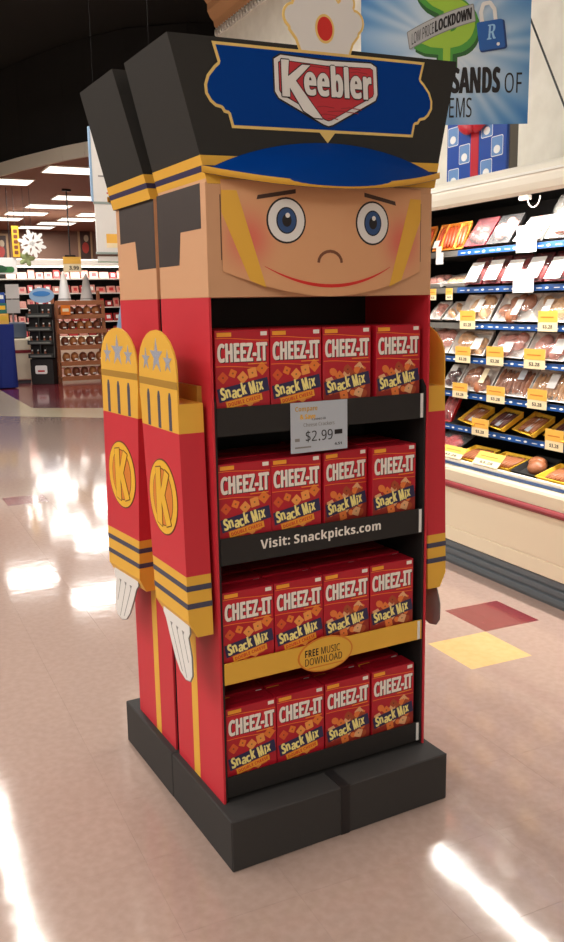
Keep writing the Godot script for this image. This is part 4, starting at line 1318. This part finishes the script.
# ------------------------------------------------------------------ far department
func far_department():
	# framed pictures on the brown wall
	for q in [[5.4, 3.25, 0.42, 1.0, "framed picture on the brown wall by the white hanging sign"], [3.0, 3.1, 0.42, 0.8, "framed picture on the brown wall behind the yellow pillar sign"]]:
		var t = thing("framed_picture", q[4], "picture", SX(q[0], q[1], -24.59), "pictures on the brown wall")
		P(t, "frame", bxr(-q[2] / 2, q[2] / 2, -q[3] / 2, q[3] / 2, 0, 0.04, 0.01), mat("frame_wood", c8(196, 160, 120), 0.5))
		P(t, "picture", bxr(-q[2] / 2 + 0.06, q[2] / 2 - 0.06, -q[3] / 2 + 0.06, q[3] / 2 - 0.06, 0.04, 0.045), mat("pic_dark", c8(84, 62, 56), 0.5))
		picture(t, "print", [[plate(ell(0, -q[3] * 0.12, 0.1, 0.16, 14), 0.003), c8(190, 70, 60)], [plate(ell(0.03, q[3] * 0.15, 0.07, 0.1, 14), 0.003), c8(210, 190, 160)]], M.print, at(0, 0, 0.045))
	# long refrigerated wall case with packs
	var c = thing("wall_cooler", "long open wall cooler of packaged meats below the brown wall", "refrigerator", SX(0, 0, -19.5))
	P(c, "base", bxr(1.2, 9.5, 0, 0.7, -0.9, 0.2, 0.02), M.cream_metal)
	P(c, "back", bxr(1.2, 9.5, 0.7, 2.45, -0.95, -0.85), M.case_dark)
	P(c, "canopy", bxr(1.2, 9.5, 2.4, 2.56, -0.95, -0.25, 0.02), M.white_metal)
	for i in 5:
		P(c, "shelf", bxr(1.2, 9.5, 0.72 + i * 0.34, 0.745 + i * 0.34, -0.85, -0.05 - i * 0.04), M.white_metal)
	P(c, "lamp", bxr(1.3, 9.4, 2.37, 2.395, -0.35, -0.28), M.glow_panel)
	area_light(c, Vector3(5, 2.34, -0.2), 7.5, 0.1, 5.0, Vector3(0, -1, 0.05).normalized())
	var r := RandomNumberGenerator.new()
	r.seed = 77
	var cols := ["meat_pink", "pack_red", "far_pink", "meat_red", "meat_pink", "far_pink"]
	var names := ["mottled pink", "red", "pale pink", "dark red", "mottled pink", "pale pink"]
	mat("far_pink", c8(226, 160, 146), 0.5)
	for i in 5:
		var x := 2.4
		while x < 6.3:
			var w := r.randf_range(0.15, 0.24)
			var k := r.randi() % 6
			var h := r.randf_range(0.15, 0.23)
			var t = thing("cooler_pack", "small %s meat pack in the far wall cooler" % names[k], "package", SX(x + w / 2, 0.746 + i * 0.34, -19.66 - i * 0.04, Basis(Vector3.RIGHT, -0.35)), "packs in the far wall cooler")
			P(t, "tray", bxr(-w / 2 + 0.005, w / 2 - 0.005, 0, h, -0.04, 0, 0.008), M[cols[k]])
			P(t, "label_sticker", bxr(-w * 0.2, w * 0.25, h * 0.3, h * 0.75, 0, 0.003), M[["label_white", "label_white", "pack_red", "label_white", "pack_red", "meat_pink"][k]])
			x += w + 0.02
	# wooden bread rack
	var b = thing("bread_rack", "wooden stepped bread rack with bagged loaves", "rack", SX(3.08, 0, -15.35))
	for sx in [-0.45, 0.45]:
		P(b, "post", bxr(sx - 0.03, sx + 0.03, 0, 1.75, -0.33, -0.27, 0.006), M.wood)
		P(b, "post", bxr(sx - 0.03, sx + 0.03, 0, 1.5, 0.02, 0.08, 0.006), M.wood)
	var ys := [0.08, 0.36, 0.66, 0.96, 1.24, 1.5]
	for i in 6:
		var zf := 0.34 - i * 0.055
		var sh = P(b, "shelf", bxr(-0.45, 0.45, ys[i], ys[i] + 0.025, -0.3, zf, 0.004), M.wood)
		P(sh, "lip", bxr(-0.47, 0.47, ys[i] - 0.03, ys[i] + 0.055, zf, zf + 0.025, 0.005), M.wood)
	for i in 5:
		for k in 5:
			var mm = [M.bread, M.bread_dark, M.bread_dark, M.bread][(i * 3 + k * 5) % 4]
			var lf = thing("bread_loaf", "bagged brown loaf on the wooden bread rack", "bread", SX(3.08 - 0.325 + k * 0.1625, ys[i] + 0.026, -15.35 + 0.15 - i * 0.055), "loaves on the bread rack")
			var a := blob(Vector3(0, 0.097, 0), Vector3(0.079, 0.095, 0.125), Basis.IDENTITY, 10, 6)
			P(lf, "loaf", a, mm, Transform3D.IDENTITY, true)
			P(lf, "bag_clip", bxr(-0.03, 0.03, 0.05, 0.075, 0.12, 0.14, 0.004), M.label_white)
	for q in [[2.83, "tall white paper cone on the wooden bread rack", 0.5], [3.26, "wide grey paper cone on the wooden bread rack", 0.46]]:
		var k = thing("paper_cone", q[1], "bag", SX(q[0], 1.527, -15.45))
		P(k, "cone", lathe([[0.14, 0.0], [0.12, 0.08], [0.05, q[2]], [0.015, q[2] + 0.08], [0.0, q[2] + 0.09]], 10), M.label_white if q[2] > 0.48 else mat("cone_grey", c8(196, 192, 188), 0.6), Transform3D.IDENTITY, true)
		P(k, "band", lathe([[0.128, 0.05], [0.124, 0.07]], 10), M.cord_grey)
	# orange card on the rack
	var oc = thing("orange_card", "orange card standing on the bread rack's upper shelf", "card", SX(2.78, 1.29, -15.18))
	P(oc, "card", bxr(-0.09, 0.09, 0, 0.18, 0, 0.006), M.orange)
	P(oc, "print", bxr(-0.06, 0.06, 0.06, 0.12, 0.006, 0.008), M.tag_cream)
	# black peg display
	var d = thing("black_spinner_display", "black card display with pockets of small bottles and an oval header", "display", SX(2.33, 0, -15.2, Basis(Vector3.UP, -0.5)))
	P(d, "base", bxr(-0.22, 0.22, 0, 0.48, -0.06, 0.18, 0.006), M.black_card)
	P(d, "body", bxr(-0.23, 0.23, 0.48, 1.5, -0.06, 0.08, 0.006), M.black_card)
	for i in 4:
		P(d, "pocket", bxr(-0.24, 0.24, 0.5 + i * 0.25, 0.503 + i * 0.25, 0.08, 0.195), mat("pocket_dark", c8(48, 50, 48), 0.6))
		P(d, "pocket", bxr(-0.24, 0.24, 0.5 + i * 0.25, 0.58 + i * 0.25, 0.19, 0.2, 0.004), mat("pocket_dark", c8(48, 50, 48), 0.6))
		P(d, "pocket_print", bxr(-0.2, 0.2, 0.52 + i * 0.25, 0.55 + i * 0.25, 0.2, 0.202), mat("pocket_grey", c8(120, 122, 118), 0.6))
	P(d, "divider", bxr(-0.008, 0.008, 0.5, 1.5, 0.08, 0.2), mat("pocket_dark"))
	P(d, "edge", bxr(0.225, 0.235, 0.5, 1.2, 0.081, 0.09), mat("pocket_grey"))
	P(d, "label_panel", plate(rrect(-0.13, 0.2, 0.1, 0.36, 0.03), 0.004), M.label_white, at(0, 0, 0.18))
	P(d, "label_stripe", plate(rect(-0.08, 0.24, 0.05, 0.27), 0.003), M.pack_red, at(0, 0, 0.183))
	P(d, "header", plate(ell(0.02, 1.66, 0.24, 0.14, 24), 0.012), M.pale_blue, at(0, 0, -0.02))
	P(d, "header", plate(ell(0.02, 1.69, 0.17, 0.05, 24), 0.004), M.sign_blue, at(0, 0, -0.008))
	for i in 4:
		for k in 4:
			if (i * 4 + k) % 5 == 3: continue
			var bt = thing("small_bottle", "tiny white-capped bottle in the black pocket display", "bottle", d.transform * at(-0.18 + k * 0.115 + (0.02 if k > 1 else 0.0), 0.5045 + i * 0.25, 0.14), "bottles in the black pocket display")
			P(bt, "bottle", lathe([[0.0, 0.0], [0.022, 0.0], [0.022, 0.09], [0.012, 0.11], [0.012, 0.125], [0.0, 0.125]], 8), M.bread_dark, Transform3D.IDENTITY, true)
			P(bt, "cap", lathe([[0.0, 0.125], [0.015, 0.125], [0.015, 0.15], [0.0, 0.15]], 8), M.label_white)
	# white chest and the paper boards over it
	var ch = thing("chest_freezer", "low cream chest with a dark red stripe and a grey lid", "freezer", SX(1.86, 0, -15.75))
	P(ch, "body", bxr(-0.3, 0.28, 0.06, 0.85, -0.5, 0.2, 0.02), M.cream_metal)
	P(ch, "stripe", bxr(-0.302, 0.282, 0.58, 0.64, -0.5, 0.204), M.bumper)
	P(ch, "foot_plinth", bxr(-0.28, 0.26, 0, 0.06, -0.46, 0.16), M.kick)
	P(ch, "lid", bxr(-0.24, 0.27, 0.85, 1.16, -0.5, -0.02, 0.03), mat("lid_grey", c8(96, 108, 124), 0.3))
	var pb = thing("paper_board", "pair of white paper boards on a grey post behind the cream chest", "sign", SX(2.02, 0, -16.6))
	P(pb, "post", bxr(-0.02, 0.02, 0.0, 1.34, -0.03, -0.005, 0.003), M.cord_grey)
	P(pb, "board", bxr(-0.12, 0.14, 1.33, 1.6, 0, 0.012, 0.003), mat("board_grey", c8(206, 204, 200), 0.6))
	P(pb, "board", bxr(-0.12, 0.14, 1.62, 1.9, 0, 0.012, 0.003), M.label_white)
	P(pb, "post", bxr(-0.02, 0.02, 1.34, 1.86, -0.03, -0.001, 0.003), M.cord_grey)
	# blue draped table with goods
	var bt2 = thing("draped_table", "table with a deep blue cloth to the floor", "table", SX(1.28, 0, -14.9))
	var dr := PackedVector3Array()
	var pts := []
	for i in 40:
		var f := float(i) / 40.0 * 4.0
		var e := int(f); var u := f - e
		var cn := [Vector2(-0.45, 0.4), Vector2(0.42, 0.4), Vector2(0.42, -0.4), Vector2(-0.45, -0.4), Vector2(-0.45, 0.4)]
		pts.append(cn[e].lerp(cn[e + 1], u))
	for i in 40:
		var p: Vector2 = pts[i]; var q: Vector2 = pts[(i + 1) % 40]
		var w1 := 1.0 + 0.05 * sin(i * 2.4); var w2 := 1.0 + 0.05 * sin((i + 1) % 40 * 2.4)
		Q(dr, Vector3(p.x * w1, 0.02, p.y * w1), Vector3(q.x * w2, 0.02, q.y * w2), Vector3(q.x, 1.15, q.y), Vector3(p.x, 1.15, p.y), Vector3(p.x, 0, p.y))
		T(dr, Vector3(p.x, 1.15, p.y), Vector3(q.x, 1.15, q.y), Vector3(-0.015, 1.15, 0), Vector3.UP)
	P(bt2, "cloth", dr, M.blue_cloth)
	P(bt2, "table_top", bxr(-0.43, 0.40, 1.12, 1.147, -0.38, 0.38), M.wood)
	var gc := ["tag_orange", "pack_red", "wrap_blue", "pack_yellow", "dollar", "meat_tan"]
	for i in 3:
		for k in 4:
			var cm = [M.tag_orange, mat("teal", c8(30, 110, 110), 0.5), M.wrap_blue][i]
			var nm = ["orange", "teal", "blue"][i]
			var gd = thing("grocery_box", "small %s box in the tiered stack on the blue table" % nm, "box", SX(1.0 + k * 0.19, 1.15 + i * 0.19, -14.72 - i * 0.14), "boxes stacked on the blue table")
			P(gd, "box", bxr(-0.085, 0.085, 0, 0.185, -0.12, 0, 0.004), cm)
			P(gd, "print", bxr(-0.06, 0.06, 0.07, 0.14, 0, 0.002), M.label_white if i == 2 else M.pack_yellow)
			if i > 0:
				P(gd, "riser", bxr(-0.07, 0.07, -0.19 * i, 0, -0.1, -0.02), M.black_card)
	# green and white header over the table
	var hd = thing("green_header", "long green and white header sign over the blue table", "sign", SX(1.5, 2.05, -15.3))
	P(hd, "board", bxr(-0.9, 0.45, 0, 0.3, 0, 0.03, 0.006), M.label_white)
	P(hd, "green_band", plate(rrect(-0.8, 0.03, 0.4, 0.14, 0.05), 0.006), mat("green", c8(56, 120, 62), 0.5), at(0, 0, 0.03))
	P(hd, "green_oval", plate(ell(0.1, 0.1, 0.17, 0.07, 18), 0.006), mat("green_dark", c8(30, 80, 44), 0.5), at(0, 0, 0.036))
	for x in [-0.7, 0.35]:
		P(hd, "wire", tube([Vector3(x, 0.3, 0.015), Vector3(x, 1.55, 0.015)], 0.006, 5), M.black_metal)
	# yellow upright sign with dark letters
	var ysn = thing("pillar_sign", "tall narrow yellow sign with red letters beside the snowflake", "sign", SX(1.955, 2.36, -15.25))
	P(ysn, "board", bxr(-0.065, 0.065, 0, 0.56, 0, 0.02, 0.004), M.pack_yellow)
	for i in 5:
		P(ysn, "mark", plate(rrect(-0.035, 0.05 + i * 0.095, 0.035, 0.115 + i * 0.095, 0.015), 0.003), M.bread_dark, at(0, 0, 0.02))
	P(ysn, "wire", tube([Vector3(0, 0.56, 0.01), Vector3(0, 1.24, 0.01)], 0.005, 5), M.black_metal)
	# hanging snowflake
	var sn = thing("snowflake_ornament", "large white hanging snowflake ornament", "ornament", SX(2.24, 2.6, -15.2))
	for i in 6:
		var ang := TAU * i / 6.0 + 0.26
		var bb := Basis(Vector3(0, 0, 1), ang)
		P(sn, "arm", plate(pv([[-0.03, 0], [0.03, 0], [0.035, 0.1], [0.1, 0.17], [0.08, 0.2], [0.035, 0.17], [0.03, 0.24], [0, 0.27], [-0.03, 0.24], [-0.035, 0.17], [-0.08, 0.2], [-0.1, 0.17], [-0.035, 0.1]]), 0.02), M.label_white, at(0, 0, 0, bb))
	P(sn, "string", tube([Vector3(0, 0.2, 0.01), Vector3(0, 1.0, 0.01)], 0.004, 5), M.black_metal)
	var gl2 = thing("green_ornament", "pale green foliage ornament hanging below the snowflake", "ornament", SX(2.14, 2.34, -15.3))
	for i in 5:
		P(gl2, "leaf", blob(Vector3(0.06 * cos(i * 1.3), 0.06 * sin(i * 1.3), 0), Vector3(0.1, 0.05, 0.03), Basis(Vector3(0, 0, 1), i * 1.25), 8, 5), mat("leaf_pale", c8(170, 186, 130), 0.7), Transform3D.IDENTITY, true)
	P(gl2, "string", tube([Vector3(0, 0.05, 0), Vector3(0, 1.26, 0)], 0.004, 5), M.black_metal)
	# price sign on a black drop rod
	var ps = thing("hanging_price_sign", "orange and cream price sign reading 3.99 on a black drop rod", "sign", SX(2.96, 2.09, -15.2))
	P(ps, "board", bxr(-0.17, 0.17, 0, 0.28, 0, 0.012, 0.003), M.tag_cream)
	P(ps, "top_band", bxr(-0.17, 0.17, 0.15, 0.28, 0.012, 0.014), M.tag_orange)
	P(ps, "lettering", letters("3.99", 0.18, 0.07, 0.003, "bold"), M.ink, at(-0.06, 0.04, 0.012))
	P(ps, "rod", tube([Vector3(-0.03, 0.28, 0.006), Vector3(-0.03, 1.51, 0.006)], 0.012, 6), M.black_metal)
	P(ps, "foot_bracket", bxr(-0.13, 0.07, 0.28, 0.31, -0.01, 0.022, 0.004), M.black_metal)
	P(ps, "ceiling_plate", bxr(-0.11, 0.05, 1.47, 1.505, -0.03, 0.04, 0.004), M.black_metal)
	# white hanging sign board near the stand
	var hs = thing("hanging_sign_board", "white hanging sign board with pale blue edge behind the soldier display", "sign", SX(0, 0, -5.0))
	P(hs, "board", bxr(0.955, 1.5, 2.24, 2.78, -0.02, 0.0, 0.002), M.white_card)
	P(hs, "edge", bxr(0.94, 0.956, 2.24, 2.79, -0.022, 0.003, 0.002), M.pale_blue)
	P(hs, "lower_board", bxr(0.962, 1.5, 1.86, 2.225, -0.02, 0.0, 0.002), M.white_card)
	P(hs, "edge", bxr(0.955, 1.5, 2.222, 2.24, -0.022, 0.003, 0.002), mat("edge_grey", c8(150, 164, 160), 0.4))
	P(hs, "edge", bxr(0.955, 1.5, 1.845, 1.862, -0.022, 0.003, 0.002), mat("edge_grey"))
	P(hs, "price_patch", bxr(1.04, 1.125, 1.93, 2.0, 0.0, 0.002), M.tag_orange)
	P(hs, "price_patch", bxr(1.04, 1.125, 1.895, 1.93, 0.0, 0.002), M.tag_cream)
	P(hs, "lettering", bxr(1.0, 1.1, 2.425, 2.436, 0.0, 0.001), M.cord_grey)
	P(hs, "lettering", bxr(1.06, 1.1, 2.30, 2.312, 0.0, 0.001), M.pack_red)
	for x in [1.0, 1.45]:
		P(hs, "cord", tube([Vector3(x, 2.78, -0.01), Vector3(x, 5.19, -0.01)], 0.001, 5), M.black_metal)
	var lw = thing("shelf_header_sign", "small white sign with a green border under the hanging board", "sign", SX(1.03, 1.79, -5.02))
	P(lw, "board", bxr(-0.06, 0.3, -0.0, 0.04, -0.01, 0.0), M.white_card)
	P(lw, "border", bxr(-0.06, 0.3, -0.006, 0.0, -0.012, 0.002), mat("green", c8(56, 120, 62), 0.5))
	P(lw, "cord", tube([Vector3(0.2, 0.04, -0.005), Vector3(0.2, 0.056, -0.005)], 0.003, 5), M.black_metal)
	# pale blue draped cover beside the rack
	var cv = thing("pale_blue_cover", "pale blue cloth cover draped over a rail beside the bread rack", "cover", SX(3.92, 0, -15.0))
	var cl := PackedVector3Array()
	for i in 12:
		for j in 8:
			var k := []
			for q in [[i, j], [i + 1, j], [i + 1, j + 1], [i, j + 1]]:
				var th: float = TAU * q[0] / 12.0
				var v: float = q[1] / 8.0
				var rr := lerpf(0.32, 0.06, pow(v, 0.8)) * (1.0 + 0.12 * sin(th * 4.0) * (1.0 - v))
				k.append(Vector3(cos(th) * rr, 0.55 + 1.25 * v, sin(th) * rr))
			Q(cl, k[0], k[1], k[2], k[3], k[0] - Vector3(0, k[0].y, 0))
	P(cv, "cloth", cl, M.pale_blue, Transform3D.IDENTITY, true)
	P(cv, "pole", tube([Vector3(0, 0, 0), Vector3(0, 1.84, 0)], 0.02, 8), M.black_metal)
	P(cv, "foot", lathe([[0.0, 0.03], [0.2, 0.03], [0.22, 0.0], [0.0, 0.0]], 14), M.black_metal)

# ------------------------------------------------------------------ build
func _ready():
	rng.seed = 1
	# camera
	var cam := Camera3D.new()
	cam.name = "camera"
	var R := Vector3(0.87665814, -0.01609121, 0.48084464)
	var U := Vector3(0.1041731, 0.98207953, -0.15705977)
	var F := Vector3(0.4697004, -0.1877788, -0.86262429)
	cam.fov = 56.333
	cam.transform = Transform3D(Basis(R, U, -F).orthonormalized(), Vector3(-0.86958687, 1.44926682, 1.94743216))
	add_child(cam)
	cam.current = true
	# environment and exposure
	var we := WorldEnvironment.new()
	we.name = "environment"
	var env := Environment.new()
	env.background_mode = Environment.BG_COLOR
	env.background_color = Color(0.01, 0.01, 0.01)
	env.tonemap_mode = Environment.TONE_MAPPER_LINEAR
	env.tonemap_exposure = 1.0
	env.sdfgi_enabled = true
	env.ssao_enabled = true
	env.ssil_enabled = true
	we.environment = env
	add_child(we)
	make_materials()
	# ceiling strip lights: three aisle rows, those behind camera added to brighten the front
	for rx in [[0.15, "in the row straight over the display, partly added", [0, 1, 2, 5], 6.2], [-3.4, "in the middle row, partly added", [0, 1, 2, 3, 4, 5], 6.6], [-7.0, "in the outer row, partly added", [0, 1, 2, 3, 4, 5], 6.9]]:
		for i in rx[2]:
			strip_light(rx[0], -7.6 + i * 2.6, 4.45, "twin tube ceiling strip light %s" % rx[1], rx[3])
	# panels in the department ceiling
	for q in [[1.7, -14.4], [2.55, -12.75], [3.4, -16.4], [3.15, -18.1], [2.95, -19.75], [2.6, -21.2], [4.6, -19.6], [4.4, -20.9], [4.1, -22.1], [3.8, -23.4]]:
		troffer(q[0], q[1], 3.6, 3.6)
	setting()
	print("setting done")
	# the two stands, back to back
	soldier_display("cardboard toy soldier display with stocked shelves and a smiling face", at(0, 0, 0))
	soldier_display("second cardboard soldier display backing onto the stocked one", Transform3D(Basis(Vector3.UP, PI), Vector3(W, 0, -DZ * 2 - 0.026)), 0.07)
	stock_display()
	price_sign()
	print("display done")
	meat_case()
	stock_case()
	banner()
	gift_box()
	var cab = thing("black_cable", "thin black cable running down in front of the plaster wall", "cable", SX(0, 0, 0))
	P(cab, "cable", tube([Vector3(2.9, 5.2, -3.58), Vector3(2.9, 3.089, -2.361), Vector3(2.9, 2.505, -2.024), Vector3(2.9, 2.075, -1.775)], 0.006, 6), M.black_metal)
	far_department()
